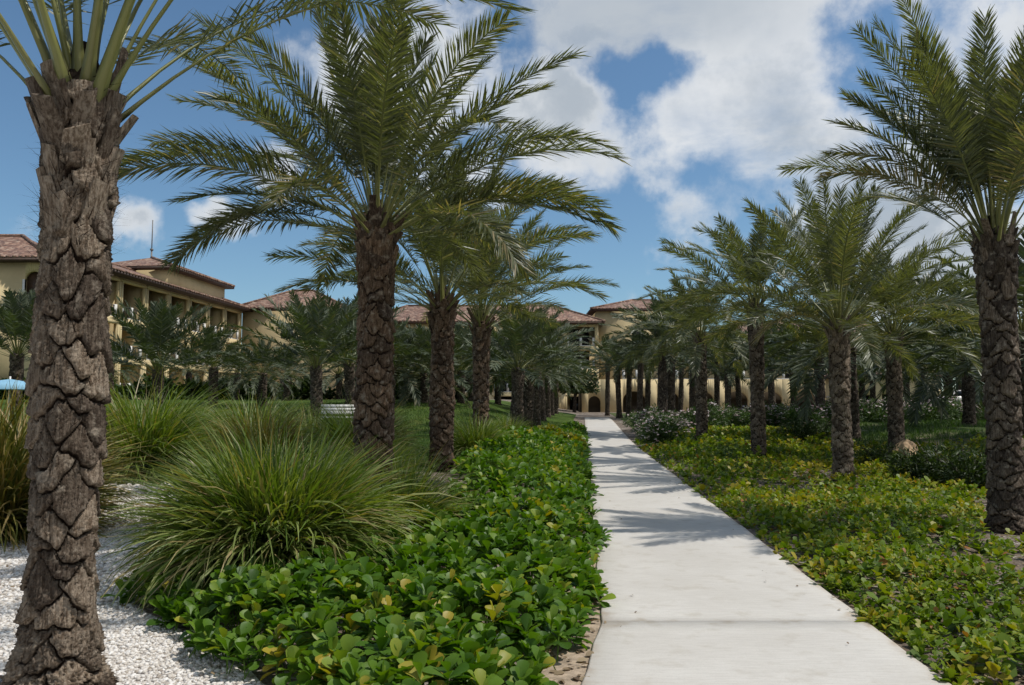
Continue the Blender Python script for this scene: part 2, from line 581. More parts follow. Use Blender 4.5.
def path_mat():
    m, t, b, o = new_mat('broomed_concrete')
    co = t.new('ShaderNodeTexCoord').outputs['Object']
    n1 = t.noise(co, 0.9, 6, 0.6).outputs[0]
    n2 = t.noise(t.vmath('MULTIPLY', co, (1.0, 9.0, 1)).outputs[0], 6, 5, 0.7).outputs[0]
    n3 = t.noise(co, 130, 3, 0.7).outputs[0]
    n4 = t.noise(co, 4.5, 5, 0.6).outputs[0]
    c = t.mix(t.smooth(n1, 0.3, 0.7), (0.53, 0.50, 0.45), (0.60, 0.572, 0.522))
    c = t.mix(t.smooth(n2, 0.35, 0.7, 0, 0.45), c, (0.43, 0.40, 0.355))
    c = t.mix(t.smooth(n3, 0.5, 0.72, 0, 0.4), c, (0.36, 0.33, 0.29))
    c = t.mix(t.smooth(n4, 0.52, 0.72, 0, 0.5), c, (0.41, 0.37, 0.305))
    e = t.new('ShaderNodeAttribute', attribute_name='edge').outputs['Fac']
    ef = t.math('ADD', e, t.math('MULTIPLY', t.math('SUBTRACT', n4, 0.5), 1.1), clamp=True)
    c = t.mix(t.smooth(ef, 0.45, 1.0, 0, 0.75), c, (0.36, 0.285, 0.205))
    t.set(b.inputs['Base Color'], c)
    b.inputs['Roughness'].default_value = 0.9
    b.inputs['Specular IOR Level'].default_value = 0.2
    bp = t.new('ShaderNodeBump')
    bp.inputs['Strength'].default_value = 0.35
    bp.inputs['Distance'].default_value = 0.003
    t.set(bp.inputs['Height'], t.math('ADD', n2, n3))
    t.set(b.inputs['Normal'], bp)
    return m


M['ground'] = ground_mat()
M['lawn'] = lawn_mat('lawn_turf', (0.032, 0.062, 0.010), (0.085, 0.135, 0.020), (0.13, 0.135, 0.035))
M['meadow'] = lawn_mat('patchy_turf', (0.028, 0.050, 0.012), (0.075, 0.105, 0.022), (0.24, 0.20, 0.14))
M['gravel'] = gravel_mat()
M['path'] = path_mat()

# ------------------------------------------------------------------ the setting


def ribbon(name, ys, xl, xr, nu, dz, mat, attrs_fn=None):
    ys = np.asarray(ys, float)
    u = np.linspace(0, 1, nu)
    X = xl[:, None] + (xr - xl)[:, None] * u[None]
    Yg = np.repeat(ys[:, None], nu, 1)
    Z = G(X, Yg) + dz
    v = np.stack([X, Yg, Z], -1).reshape(-1, 3)
    i = np.arange(len(ys) - 1)[:, None] * nu + np.arange(nu - 1)[None]
    f = np.stack([i, i + 1, i + 1 + nu, i + nu], -1).reshape(-1, 4)
    return mesh_np(name, v, f, mat, smooth=True)


ys = np.concatenate([np.linspace(-60, -6, 12), np.linspace(-5, 30, 120), np.linspace(31, 110, 90), np.linspace(115, 900, 30)])
xs = np.concatenate([np.linspace(-700, -80, 20), np.linspace(-75, -13, 60), np.linspace(-12, 14, 110), np.linspace(15, 75, 60), np.linspace(80, 700, 20)])
Xg, Yg = np.meshgrid(xs, ys)
v = np.stack([Xg, Yg, G(Xg, Yg)], -1).reshape(-1, 3)
nu = len(xs)
i = np.arange(len(ys) - 1)[:, None] * nu + np.arange(nu - 1)[None]
f = np.stack([i, i + 1, i + 1 + nu, i + nu], -1).reshape(-1, 4)
obj('ground', mesh_np('ground', v, f, M['ground'], smooth=True), kind='structure')


def interp(y, pts):
    p = np.array(pts, float)
    return np.interp(y, p[:, 0], p[:, 1])


GRAVEL_R = [(-4, 1.2), (2, 0.3), (3.0, -0.5), (3.84, -0.95), (4.4, -1.24), (5.0, -1.62), (5.8, -2.35), (6.6, -3.1), (9, -3.2), (12, -3.6), (15.5, -4.6)]
yv = np.linspace(-4, 15.5, 90)
gr = interp(yv, GRAVEL_R)
gl = np.full_like(gr, -13.0)
obj('gravel_bed', ribbon('gravel_bed', yv, gl, gr, 90, 0.008, M['gravel']), kind='structure')
yv = np.linspace(13.5, 75, 130)
obj('lawn', ribbon('lawn', yv, np.full_like(yv, -60.0), path_l(yv) - 0.75, 140, 0.012, M['lawn']), kind='structure')
yv = np.linspace(17, 84, 130)
obj('rough_lawn', ribbon('rough_lawn', yv, path_r(yv) + 0.7 + 3.5 * (1 - sstep(17, 24, yv)), np.full_like(yv, 75.0), 140, 0.012, M['meadow']), kind='structure')


def build_path():
    V, Fq, E = [], [], []
    n = 0
    joints = [-4.0, 5.93, 18.0, 30.2, 42.3, 54.4, 63.5]
    for a, b_ in zip(joints[:-1], joints[1:]):
        yy = np.linspace(a + 0.0015, b_ - 0.0015, max(4, int((b_ - a) / 0.25)))
        cu = np.concatenate([[0, 0.0], np.linspace(0.0, 1.0, 9)[1:-1], [1.0, 1.0]])
        cu[1] = 0.006
        cu[-2] = 0.994
        xl = path_l(yy)
        xr = path_r(yy)
        X = xl[:, None] + (xr - xl)[:, None] * cu[None]
        wob = 0.008 * np.sin(yy * 3.1) + 0.006 * np.sin(yy * 7.7 + 1)
        X[:, :2] += wob[:, None]
        X[:, -2:] -= 0.7 * wob[::-1][:, None]
        Z = G(X, yy[:, None] + 0 * X) + 0.035
        Z[:, 0] -= 0.005
        Z[:, -1] -= 0.005
        # sides
        Xs = np.concatenate([X[:, :1], X, X[:, -1:]], 1)
        Zs = np.concatenate([Z[:, :1] - 0.12, Z, Z[:, -1:] - 0.12], 1)
        Ys = np.repeat(yy[:, None], Xs.shape[1], 1)
        # end drops into the joint
        Xs = np.concatenate([Xs[:1], Xs, Xs[-1:]], 0)
        Ys = np.concatenate([Ys[:1], Ys, Ys[-1:]], 0)
        Zs = np.concatenate([Zs[:1] - 0.004, Zs, Zs[-1:] - 0.004], 0)
        m_ = Xs.shape[1]
        V.append(np.stack([Xs, Ys, Zs], -1).reshape(-1, 3))
        i = np.arange(Xs.shape[0] - 1)[:, None] * m_ + np.arange(m_ - 1)[None]
        Fq.append(np.stack([i, i + 1, i + 1 + m_, i + m_], -1).reshape(-1, 4) + n)
        du = np.minimum(Xs - Xs.min(1, keepdims=True), Xs.max(1, keepdims=True) - Xs)
        e = 1 - np.clip(du / 0.14, 0, 1)
        dj = np.minimum(np.abs(Ys - a), np.abs(Ys - b_))
        e = np.maximum(0.8 * e, 0.6 * (1 - np.clip(dj / 0.05, 0, 1)))
        E.append(e.ravel())
        n += Xs.size
    obj('path', mesh_np('path', np.concatenate(V), np.concatenate(Fq), M['path'], attrs={'edge': np.concatenate(E)}, smooth=False), kind='structure')


build_path()
M['sand'] = simple_mat('sandy_soil', (0.36, 0.28, 0.20), 0.95, 0.3, 14, 0.01)
yv = np.linspace(-1, 9, 60)
obj('sandy_edge', ribbon('sandy_edge', yv, path_l(yv) - 0.34 - 0.03 * np.sin(5 * yv), path_l(yv) + 0.02, 6, 0.012, M['sand']), kind='structure')

# ------------------------------------------------------------------ the hotel
def wall_with_openings(mb, x0, x1, z0, z1, y0, y1, ops):
    """ops: (xa, xb, za, zb, arch) sorted along x, none overlapping"""
    cx = x0
    for (xa, xb, za, zb, arch) in ops:
        if xa > cx:
            mb.box((cx, y0, z0), (xa, y1, z1))
        if za > z0:
            mb.box((xa, y0, z0), (xb, y1, za))
        if arch:
            n = 12
            r = (xb - xa) / 2
            rise = min(r, arch if arch is not True else r)
            an = np.linspace(pi, 0, n + 1)
            pts = [((xa + xb) / 2 + r * cos(q), zb - rise + rise * sin(q)) for q in an]
            for p, q in zip(pts[:-1], pts[1:]):
                mb.prism_xz([p, q, (q[0], z1), (p[0], z1)], y0, y1)
        elif zb < z1:
            mb.box((xa, y0, zb), (xb, y1, z1))
        cx = xb
    if x1 > cx:
        mb.box((cx, y0, z0), (x1, y1, z1))


def hip_roof(name, parent, x0, x1, y0, y1, z, h, over=0.8, thick=0.22):
    """hip roof with a tiled skin and a dark fascia board under it"""
    a, b_, c, d = x0 - over, x1 + over, y0 - over, y1 + over
    w, l = b_ - a, d - c
    if w >= l:
        r0 = (a + l / 2, (c + d) / 2)
        r1 = (b_ - l / 2, (c + d) / 2)
    else:
        r0 = ((a + b_) / 2, c + w / 2)
        r1 = ((a + b_) / 2, d - w / 2)
    V = [(a, c, z), (b_, c, z), (b_, d, z), (a, d, z), (*r0, z + h), (*r1, z + h)]
    if w >= l:
        fs = [(0, 1, 5, 4), (2, 3, 4, 5), (3, 0, 4), (1, 2, 5)]
    else:
        fs = [(1, 2, 5, 4), (3, 0, 4, 5), (0, 1, 4), (2, 3, 5)]
    mb = MB()
    mb.add(np.array(V) + np.array([0, 0, 0.08]), fs)
    # scalloped tile ends along the eaves
    rng = np.random.default_rng(3)
    for k in range(int(w / 0.45)):
        xx = a + (k + 0.5) * w / int(w / 0.45)
        mb.box((xx - 0.13, c - 0.06, z + 0.02), (xx + 0.13, c + 0.25, z + 0.17))
    for k in range(int(l / 0.45)):
        yy = c + (k + 0.5) * l / int(l / 0.45)
        mb.box((b_ - 0.25, yy - 0.13, z + 0.02), (b_ + 0.06, yy + 0.13, z + 0.17))
    # ridge and hip caps
    for p, q in ((V[4], V[5]), (V[0], V[4]), (V[1], V[5] if w >= l else V[4])):
        mb.tube([np.array(p) + [0, 0, 0.12], np.array(q) + [0, 0, 0.12]], 0.14, 6)
    ro = obj('roof', mb.mesh('roof', M['roof']), parent)
    fb = MB()
    fb.box((a + 0.03, c + 0.03, z - thick), (b_ - 0.03, d - 0.03, z + 0.012))
    obj('fascia', fb.mesh('fascia', M['fascia']), ro)
    return ro


def baluster_panel(parent, x0, x1, y, z, mat_post=None):
    """white posts, iron bars and a rail, spanning x0..x1 at depth y"""
    mb = MB()
    n = max(2, int(round((x1 - x0) / 1.5)))
    for k in range(n + 1):
        xx = x0 + 0.15 + (x1 - x0 - 0.3) * k / n
        mb.box((xx - 0.14, y - 0.1, z), (xx + 0.14, y + 0.1, z + 1.05))
    mb.box((x0, y - 0.11, z), (x1, y + 0.11, z + 0.07))
    ra = obj('railing', mb.mesh('railing', M['white']), parent)
    ib = MB()
    ib.box((x0, y - 0.03, z + 0.92), (x1, y + 0.03, z + 0.99))
    ib.box((x0, y - 0.03, z + 0.10), (x1, y + 0.03, z + 0.15))
    m_ = int((x1 - x0) / 0.16)
    for k in range(m_ + 1):
        xx = x0 + (x1 - x0) * k / m_
        ib.box((xx - 0.012, y - 0.012, z + 0.15), (xx + 0.012, y + 0.012, z + 0.92))
    obj('iron_bars', ib.mesh('iron_bars', M['iron']), ra)


def window(parent, x0, x1, y, z0, z1, frame='dark_wood', arch=False):
    fb = MB()
    w = 0.09
    fb.box((x0, y, z0), (x0 + w, y + 0.08, z1))
    fb.box((x1 - w, y, z0), (x1, y + 0.08, z1))
    fb.box((x0 + w, y, z0), (x1 - w, y + 0.08, z0 + w))
    fb.box((x0 + w, y, z1 - w), (x1 - w, y + 0.08, z1))
    n = max(1, int((x1 - x0) / 0.95))
    for k in range(1, n + 1):
        if k < n or n == 1:
            xx = x0 + (x1 - x0) * (k if n > 1 else 0.5) / n
            fb.box((xx - 0.04, y + 0.004, z0 + w), (xx + 0.04, y + 0.076, z1 - w))
    wi = obj('window', fb.mesh('window', M[frame]), parent)
    gb = MB()
    gb.box((x0 + 0.02, y + 0.03, z0 + 0.02), (x1 - 0.02, y + 0.05, z1 - 0.02))
    obj('pane', gb.mesh('pane', M['glass']), wi)


def empty(name, loc, rz, label, cat, group=None):
    o = bpy.data.objects.new(name, None)
    o.location = loc
    o.rotation_euler = (0, 0, rz)
    o['label'] = label
    o['category'] = cat
    if group:
        o['group'] = group
    return link(o)


def gallery_block(parent, x0, x1, yf, depth, floors, top, bays, rail=True, back_arch=False, solid_left=0, solid_right=0):
    """a block whose front (y = yf, facing -y) is a grid of recessed balconies.
    floors: z of every floor; bays: list of (xa, xb) openings."""
    wl = MB()
    zs = list(floors) + [top]
    rec = 2.0
    for z0, z1 in zip(zs[:-1], zs[1:]):
        ops = [(a, b_, z0 + 0.02, z1 - 0.55, False) for a, b_ in bays]
        wall_with_openings(wl, x0, x1, z0, z1, yf, yf + 0.35, ops)
        wl.box((x0 + 0.01, yf + 0.352, z0 - 0.12), (x1 - 0.01, yf + rec + 0.3, z0 + 0.015))
    wl.box((x0 + 0.002, yf + rec + 0.302, floors[0]), (x1 - 0.002, yf + depth, top))
    # party walls between the balconies
    for (a, b_), (c, d) in zip(bays[:-1], bays[1:]):
        mid = (b_ + c) / 2
        wl.box((mid - 0.12, yf + 0.352, floors[0] + 0.016), (mid + 0.12, yf + rec + 0.3, top - 0.01))
    for xx in (x0 + 0.012, x1 - 0.26):
        wl.box((xx, yf + 0.352, floors[0] + 0.016), (xx + 0.24, yf + rec + 0.3, top - 0.01))
    wl.box((x0 + 0.013, yf + 0.353, top - 0.1), (x1 - 0.013, yf + rec + 0.3, top - 0.004))
    obj('wall', wl.mesh('wall', M['ochre']), parent)
    tb = MB()
    for a, b_ in bays:       # trim round every opening
        for z0, z1 in zip(zs[:-1], zs[1:]):
            tb.box((a - 0.22, yf - 0.05, z0 + 0.02), (a, yf - 0.002, z1 - 0.55))
            tb.box((b_, yf - 0.05, z0 + 0.02), (b_ + 0.22, yf - 0.002, z1 - 0.55))
            tb.box((a - 0.22, yf - 0.05, z1 - 0.55), (b_ + 0.22, yf - 0.002, z1 - 0.3))
    obj('opening_trim', tb.mesh('opening_trim', M['trim']), parent)
    for a, b_ in bays:
        for z0, z1 in zip(zs[:-1], zs[1:]):
            window(parent, a + 0.5, b_ - 0.5, yf + rec + 0.19, z0 + 0.05, z0 + 2.35)
            if rail and z0 > floors[0] + 0.5:
                baluster_panel(parent, a + 0.02, b_ - 0.02, yf + 0.17, z0 + 0.02)


# --- left wing: end pavilion with an arched window
gz = float(G(-36, 60))
pav = empty('hotel_wing', (-47, 57, 0), 0, 'ochre end block with arched shuttered window and tiled hip roof behind the foremost palm trunk', 'building')
wb = MB()
lx = [(at(24, 300, 57)[0] + 47, at(41, 300, 57)[0] + 47)]
wall_with_openings(wb, 0, 13.2, 0.5, 12.1, 0, 0.4, [(lx[0][0], lx[0][1], 8.9, 11.25, True)])
wb.box((0, 0.402, 0.5), (0.4, 9.0, 12.1))
wb.box((12.8, 0.402, 0.5), (13.2, 9.0, 12.1))
wb.box((0.402, 8.6, 0.5), (12.798, 9.0, 12.1))
wb.box((0.402, 0.402, 11.9), (12.798, 8.598, 12.09))
obj('wall', wb.mesh('wall', M['ochre']), pav)
sb = MB()
xm = (lx[0][0] + lx[0][1]) / 2
for q in range(13):
    pass
sb.box((lx[0][0], 0.25, 8.9), (lx[0][1], 0.3, 11.25))
so = obj('shutter', sb.mesh('shutter', M['dark_wood']), pav)
fb = MB()
fb.box((lx[0][0] - 0.14, -0.06, 8.8), (lx[0][0], 0.2, 10.65))
fb.box((lx[0][1], -0.06, 8.8), (lx[0][1] + 0.14, 0.2, 10.65))
obj('window_frame', fb.mesh('window_frame', M['white']), so)
ib = MB()
for k in range(11):
    xx = lx[0][0] - 0.35 + k * (lx[0][1] - lx[0][0] + 0.7) / 10
    ib.box((xx - 0.015, -0.5, 8.75), (xx + 0.015, -0.47, 9.55))
ib.box((lx[0][0] - 0.4, -0.53, 9.55), (lx[0][1] + 0.4, -0.44, 9.62))
ib.box((lx[0][0] - 0.4, -0.55, 8.68), (lx[0][1] + 0.4, -0.0, 8.75))
obj('balcony_rail', ib.mesh('balcony_rail', M['iron']), pav)
hip_roof('roof', pav, 0, 13.2, 0, 9.0, 12.1, 2.6, over=0.7)

# --- left wing: long gallery facing the garden (front faces +x: local -y turned to +x)
gal = empty('hotel_wing', (-33.2, 62.5, 0), R(90) - math.atan2(2.7, 32), 'long ochre hotel wing with stacked balconies and white railing posts, left of the garden', 'building')
bays = [(k * 3.97 + 0.2, k * 3.97 + 3.6) for k in range(7)]
gallery_block(gal, -0.3, 28.0, 0, 10, [1.2, 2.4, 5.6, 8.9], 12.5, bays)
hip_roof('roof', gal, -0.3, 28.0, 0, 10, 12.5, 2.1, over=1.0)

tw = empty('roof_tower', (-42.5, 78, 0), R(90) - math.atan2(2.7, 32), 'low ochre roof tower with its own tiled hip roof rising above the balcony wing', 'building')
wb = MB()
wb.box((0, 0, 12.7), (12.5, 8, 15.0))
obj('wall', wb.mesh('wall', M['ochre']), tw)
tw.location = (-33.6, 77.0, 0)
hip_roof('roof', tw, 0, 12.5, 0, 8, 15.0, 1.7, over=0.8)
p = at(151, 270, 84)
mast = MB()
mast.tube([(0, 0, -3.5), (0, 0, 2.2)], 0.09, 8)
mast.tube([(0, 0, 2.2), (0, 0, 5.4)], 0.055, 8)
mast.box((-0.13, -0.13, 2.1), (0.13, 0.13, 2.3))
obj('antenna_mast', mast.mesh('antenna_mast', M['mast']), None, (p[0], p[1], p[2]), label='thin grey antenna mast standing above the tiled roof tower', cat='mast')

# --- centre block: plain hip-roofed end and the long middle wing
cb = empty('hotel_wing', (-31, 91, 0), 0, 'plain ochre hotel block with broad tiled hip roof right of the balcony wing', 'building')
wb = MB()
wb.box((0, 0, 0.8), (11.5, 9, 12.6))
obj('wall', wb.mesh('wall', M['ochre']), cb)
for k in range(2):
    for z0 in (2.8, 6.0, 9.2):
        window(cb, 4.5 + 3.4 * k, 5.9 + 3.4 * k, -0.05, z0, z0 + 1.8)
hip_roof('roof', cb, 0, 11.5, 0, 9, 12.6, 2.7, over=0.8)

mw = empty('hotel_wing', (-19.4, 100, 0), 0, 'long middle hotel wing with balconies facing down the concrete path', 'building')
X1 = 30.3
bays = [(X1 - 0.45 - 3.55 - k * 4.6, X1 - 0.45 - k * 4.6) for k in range(6)][::-1]
gallery_block(mw, 0, X1, 0, 11, [0.35, 3.2, 6.1, 9.0], 12.0, bays)
hip_roof('roof', mw, 0, X1, 0, 11, 12.0, 2.7, over=0.75)

td = empty('hotel_tower', (10.9, 102.5, 0), 0, 'square ochre hotel tower with low tiled hip roof beyond the end of the path', 'building')
wb = MB()
wb.box((0, 0, 0.5), (13.5, 11, 13.9))
obj('wall', wb.mesh('wall', M['ochre']), td)
for k in range(3):
    for z0 in (3.4, 6.6, 9.8):
        window(td, 4.6 + k * 2.9, 6.1 + k * 2.9, -0.06, z0, z0 + 1.7)
hip_roof('roof', td, 0, 13.5, 0, 11, 13.9, 1.9, over=0.8)

# --- right wing with a ground floor arcade
rw = empty('hotel_wing', (11.5, 90, 0), 0, 'right hotel wing with a low ground floor arcade of dark arches', 'building')
wb = MB()
a0 = at(588, 400, 90)[0] - 11.5
ops = [(-0.6 + 0.0, 0.65, 0.4, 2.5, True)]
ops = []
xx = 1.0
arch_w = 2.6
while xx < 34:
    ops.append((xx, xx + arch_w, 0.3, 3.15, 1.1))
    xx += arch_w + 1.25
wall_with_openings(wb, -3.6, 35.5, 0.3, 4.5, 0, 0.5, [(-2.9, -1.5, 0.3, 2.6, True)] + ops)
wb.box((-3.6, 0.502, 4.3), (35.5, 5.0, 4.498))
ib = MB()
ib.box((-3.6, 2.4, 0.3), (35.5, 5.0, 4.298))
obj('arcade_interior', ib.mesh('arcade_interior', M['interior']), rw)  # back wall in a dark tone, shade of the arches put into its colour
obj('arcade_wall', wb.mesh('arcade_wall', M['ochre']), rw)
ub = MB()
ub.box((12.6, 7.0, 0.3), (38, 17, 9.8))
obj('wall', ub.mesh('wall', M['ochre']), rw)
db = MB()
for k in range(10):
    pass
baluster_panel(rw, 1.0, 34.5, 0.25, 4.505)
for k in range(6):
    for z0 in (4.7, 7.0):
        window(rw, 13.6 + k * 4.0, 16.4 + k * 4.0, 6.92, z0, z0 + 1.9)
hip_roof('roof', rw, 12.6, 38, 7, 17, 9.8, 2.4, over=0.9)

sbk = empty('garden_pavilion', (33.8, 80, 0), 0, 'small ochre pavilion with wide dark openings behind the right hand palms', 'building')
wb = MB()
wall_with_openings(wb, 0, 9.3, 0.3, 4.6, 0, 0.35, [(0.7, 2.2, 1.2, 2.6, False), (3.3, 5.6, 1.2, 2.7, False), (6.6, 8.2, 1.2, 2.6, False)])
wb.box((0, 0.352, 0.3), (0.35, 6, 4.6))
wb.box((8.95, 0.352, 0.3), (9.3, 6, 4.6))
wb.box((0.352, 5.65, 0.3), (8.948, 6, 4.6))
obj('wall', wb.mesh('wall', M['ochre']), sbk)
for (a, b_, c, d) in ((0.7, 2.2, 1.2, 2.6), (3.3, 5.6, 1.2, 2.7), (6.6, 8.2, 1.2, 2.6)):
    window(sbk, a, b_, 0.22, c, d)
hip_roof('roof', sbk, 0, 9.3, 0, 6, 4.6, 1.5, over=0.6)

# ------------------------------------------------------------------ palms
def trunk_mesh(name, seed, H, rad, nu, nz, mat, rows=0.105, ncol=6, flare=1.45, amp=1.0, swell=1.12, more=None):
    rng = np.random.default_rng(seed)
    z = np.linspace(-0.15, H, nz)
    th = np.linspace(0, 2 * pi, nu, endpoint=False)
    TH, Z = np.meshgrid(th, z)
    circ = 2 * pi * rad
    ph = rng.uniform(0, 6.28)
    warp = 0.025 * np.sin(3 * TH + 5 * Z + ph) + 0.02 * np.sin(5 * TH - 9 * Z + 2 * ph) + 0.006 * np.sin(9 * TH + 23 * Z)
    U = TH / (2 * pi) + 0.02 * np.sin(7 * Z + ph)
    kz = np.clip(Z / H, 0, 1)
    Zw = H * (kz - 0.18 * kz ** 3) + np.minimum(Z, 0) + warp
    nrow = int(H / rows) + 8
    jx = rng.uniform(-0.25, 0.25, (nrow, ncol))
    jz = rng.uniform(-0.24, 0.24, (nrow, ncol)) * rows
    siz = rng.uniform(0.82, 1.22, (nrow, ncol))
    rnd = rng.uniform(0, 1, (nrow, ncol))
    prot = rng.uniform(0.6, 1.3, (nrow, ncol))
    # overlapping leaf bases: every higher row laps over the one below it with a rounded, undercut lower edge
    r0 = np.floor((Zw + 0.4) / rows).astype(int)
    done = np.zeros(Z.shape, bool)
    bid = np.zeros(Z.shape)
    h = np.zeros(Z.shape)
    m_ = np.zeros(Z.shape)
    for dr in (2, 1, 0, -1, -2):
        r = np.clip(r0 + dr, 0, nrow - 1)
        cu = U * ncol - 0.5 * (r % 2)
        c0 = np.floor(cu).astype(int)
        for dc in (0, -1, 1):
            c = c0 + dc
            cm = c % ncol
            du = cu - (c + 0.5 + 0.6 * jx[r, cm])
            q = ((r + 0.5) * rows + jz[r, cm] - (Zw + 0.4)) / rows
            a_ = np.abs(du) / (0.56 * siz[r, cm])
            e = 1.0 - 0.95 * a_ ** (1.5 + rnd[r, cm]) + 0.045 * np.sin(23 * du + 50 * rnd[r, cm])
            ins = (~done) & (q < e) & (q > -1.7) & (a_ < 1.0)
            ed = np.minimum(e - q, 2.2 * (1.0 - a_))
            mm = sstep(0.0, 0.26, ed)
            t_ = np.clip((q + 1.1) / 2.0, 0, 1)
            crack = np.exp(-((du - 0.5 * (rnd[r, cm] - 0.5)) / 0.03) ** 2) * (rnd[r, cm] > 0.45) * np.clip(t_ * 1.3, 0, 1)
            hh = mm * (0.018 + 0.036 * t_ ** 1.6 * prot[r, cm] + 0.016 * (1 - a_ * a_)) - 0.012 * crack * mm
            hh += mm * 0.004 * np.sin(90 * du + 40 * rnd[r, cm] + 2 * q)
            h = np.where(ins, hh, h)
            bid = np.where(ins, rnd[r, cm], bid)
            m_ = np.where(ins, mm * (1 - 0.5 * crack), m_)
            done |= ins
    plate = m_
    k = np.clip(Z / H, 0, 1)
    prof = rad * (1 + (flare - 1) * np.exp(-np.clip(Z, 0, None) / 0.2) + (swell - 1) * sstep(0.72, 0.97, k)
                  - 0.04 * np.sin(k * 7 + ph)) - 0.027
    lump = 0.007 * np.sin(2 * TH + 3.1 * Z + ph) + 0.010 * np.sin(4 * TH - 4.3 * Z)
    rough = rng.normal(0, 0.0035, Z.shape) * (1 + 4 * np.exp(-np.clip(Z, 0, None) / 0.16))
    Rr = prof + amp * (h + lump + rough)
    Rr[-1] *= 0.5
    v = np.stack([Rr * np.cos(TH), Rr * np.sin(TH), Z], -1).reshape(-1, 3)
    i = np.arange(nz - 1)[:, None] * nu
    a = np.arange(nu)[None]
    b_ = (np.arange(nu)[None] + 1) % nu
    f = np.stack([i + a, i + b_, i + b_ + nu, i + a + nu], -1).reshape(-1, 4)
    fib = np.clip(1.25 - 1.35 * plate, 0, 1)
    fib = np.maximum(fib, 0.75 * np.exp(-np.clip(Z, 0, None) / 0.16))
    if more is not None:
        mv, m4, m3, mc, mf = more
        me = mesh_np(name, np.concatenate([v, mv]), [np.concatenate([f, m4 + len(v)]), m3 + len(v)], mat,
                     attrs={'cell': np.r_[bid.ravel(), mc], 'fib': np.r_[fib.ravel(), mf]})
        sm = np.zeros(len(me.polygons), bool)
        sm[:len(f)] = nu > 40
        me.polygons.foreach_set('use_smooth', sm)
        return me
    return mesh_np(name, v, f, mat, attrs={'cell': bid.ravel(), 'fib': fib.ravel()}, smooth=(nu > 40))


def boots_geo(seed, H, rad, n, zone=0.75, top=0.0, lscale=1.0):
    """cut stubs of old leaf bases standing up and out under the crown, with loose fibre between them"""
    rng = np.random.default_rng(seed)
    V, Fq, cell, fib = [], [], [], []
    nv = 0
    for k in range(n):
        q = (k + 0.5) / n
        z = H - zone + zone * q + rng.uniform(-0.04, 0.04)
        az = k * 2.39996 + rng.uniform(-0.25, 0.25)
        L = rng.uniform(0.20, 0.36) * (0.75 + 0.5 * q) * lscale
        w = rng.uniform(0.045, 0.085)
        th = rng.uniform(0.022, 0.036)
        tilt = R(rng.uniform(8, 20) + 30 * q * rng.uniform(0.0, 1) ** 1.5)
        rd = np.array([cos(az), sin(az), 0])
        sd_ = np.array([-sin(az), cos(az), 0])
        T = rd * sin(tilt) + np.array([0, 0, 1]) * cos(tilt)
        N = np.cross(sd_, T)
        if N @ rd < 0:
            N = -N
        base = rd * rad * 0.80 + np.array([0, 0, z - 0.12])
        rings = []
        cutang = rng.uniform(-0.5, 0.5)
        for s, ws, ts in ((0, 1.15, 1.2), (0.4, 1.0, 1.0), (0.8, 0.86, 0.85), (1.0, 0.80, 0.75)):
            for an in np.arange(7) * 2 * pi / 7:
                ex = cos(an) * w * ws
                ey = sin(an) * th * ts * (1.0 if sin(an) > 0 else 0.6)
                ext = cutang * ex if s == 1.0 else 0
                rings.append(base + T * (L * s + ext) + sd_ * ex + N * ey)
        rings.append(base + T * L * 0.97)
        V.append(np.array(rings))
        m_ = 7
        qd = []
        for r in range(3):
            for c in range(m_):
                qd.append((r * m_ + c, r * m_ + (c + 1) % m_, (r + 1) * m_ + (c + 1) % m_, (r + 1) * m_ + c))
        for c in range(m_):
            qd.append((3 * m_ + c, 3 * m_ + (c + 1) % m_, 28, 28))
        Fq += [[i + nv for i in qq] for qq in qd]
        cell.append(np.full(29, rng.uniform()))
        fib.append(np.r_[np.full(21, 0.0), np.full(8, 0.3)])
        nv += 29
    # fibrous sheath round the growing point
    nc, mr = 18, 7
    for r in range(mr):
        q = r / (mr - 1)
        for c in range(nc):
            a_ = c * 2 * pi / nc
            rr = rad * (0.92 - 0.62 * q) * rng.uniform(0.88, 1.12)
            V.append(np.array([[rr * cos(a_), rr * sin(a_), H - 0.08 + 0.36 * q]]))
            cell.append(np.array([rng.uniform(0, 0.3)]))
            fib.append(np.array([0.9]))
    for r in range(mr - 1):
        for c in range(nc):
            Fq.append([nv + r * nc + c, nv + r * nc + (c + 1) % nc, nv + (r + 1) * nc + (c + 1) % nc, nv + (r + 1) * nc + c])
    nv += nc * mr
    F4 = np.array([q for q in Fq if q[2] != q[3]])
    F3 = np.array([q[:3] for q in Fq if q[2] == q[3]])
    # fibre strands
    sv, sf = [], []
    ns = n * 16
    az = rng.uniform(0, 2 * pi, ns)
    zz = np.where(rng.uniform(0, 1, ns) < 0.5, H - zone * rng.uniform(-0.05, 1.2, ns), H * rng.uniform(0, 1, ns))
    r0 = rad * rng.uniform(0.85, 1.15, ns)
    base = np.stack([r0 * np.cos(az), r0 * np.sin(az), zz], -1)
    d = np.stack([np.cos(az), np.sin(az), rng.uniform(-0.6, 1.5, ns)], -1) + rng.normal(0, 0.5, (ns, 3))
    d /= np.linalg.norm(d, axis=1)[:, None]
    L = rng.uniform(0.05, 0.17, ns)[:, None]
    sdv = np.stack([-np.sin(az), np.cos(az), 0 * az], -1) * 0.004
    sv = np.stack([base - sdv, base + sdv, base + d * L], 1).reshape(-1, 3)
    sf = np.arange(ns * 3).reshape(-1, 3) + nv
    allv = np.concatenate(V + [sv])
    ce = np.concatenate(cell + [np.full(ns * 3, 0.1)])
    fi = np.concatenate(fib + [np.full(ns * 3, 1.0)])
    return allv, F4, np.concatenate([F3, sf]), ce, fi


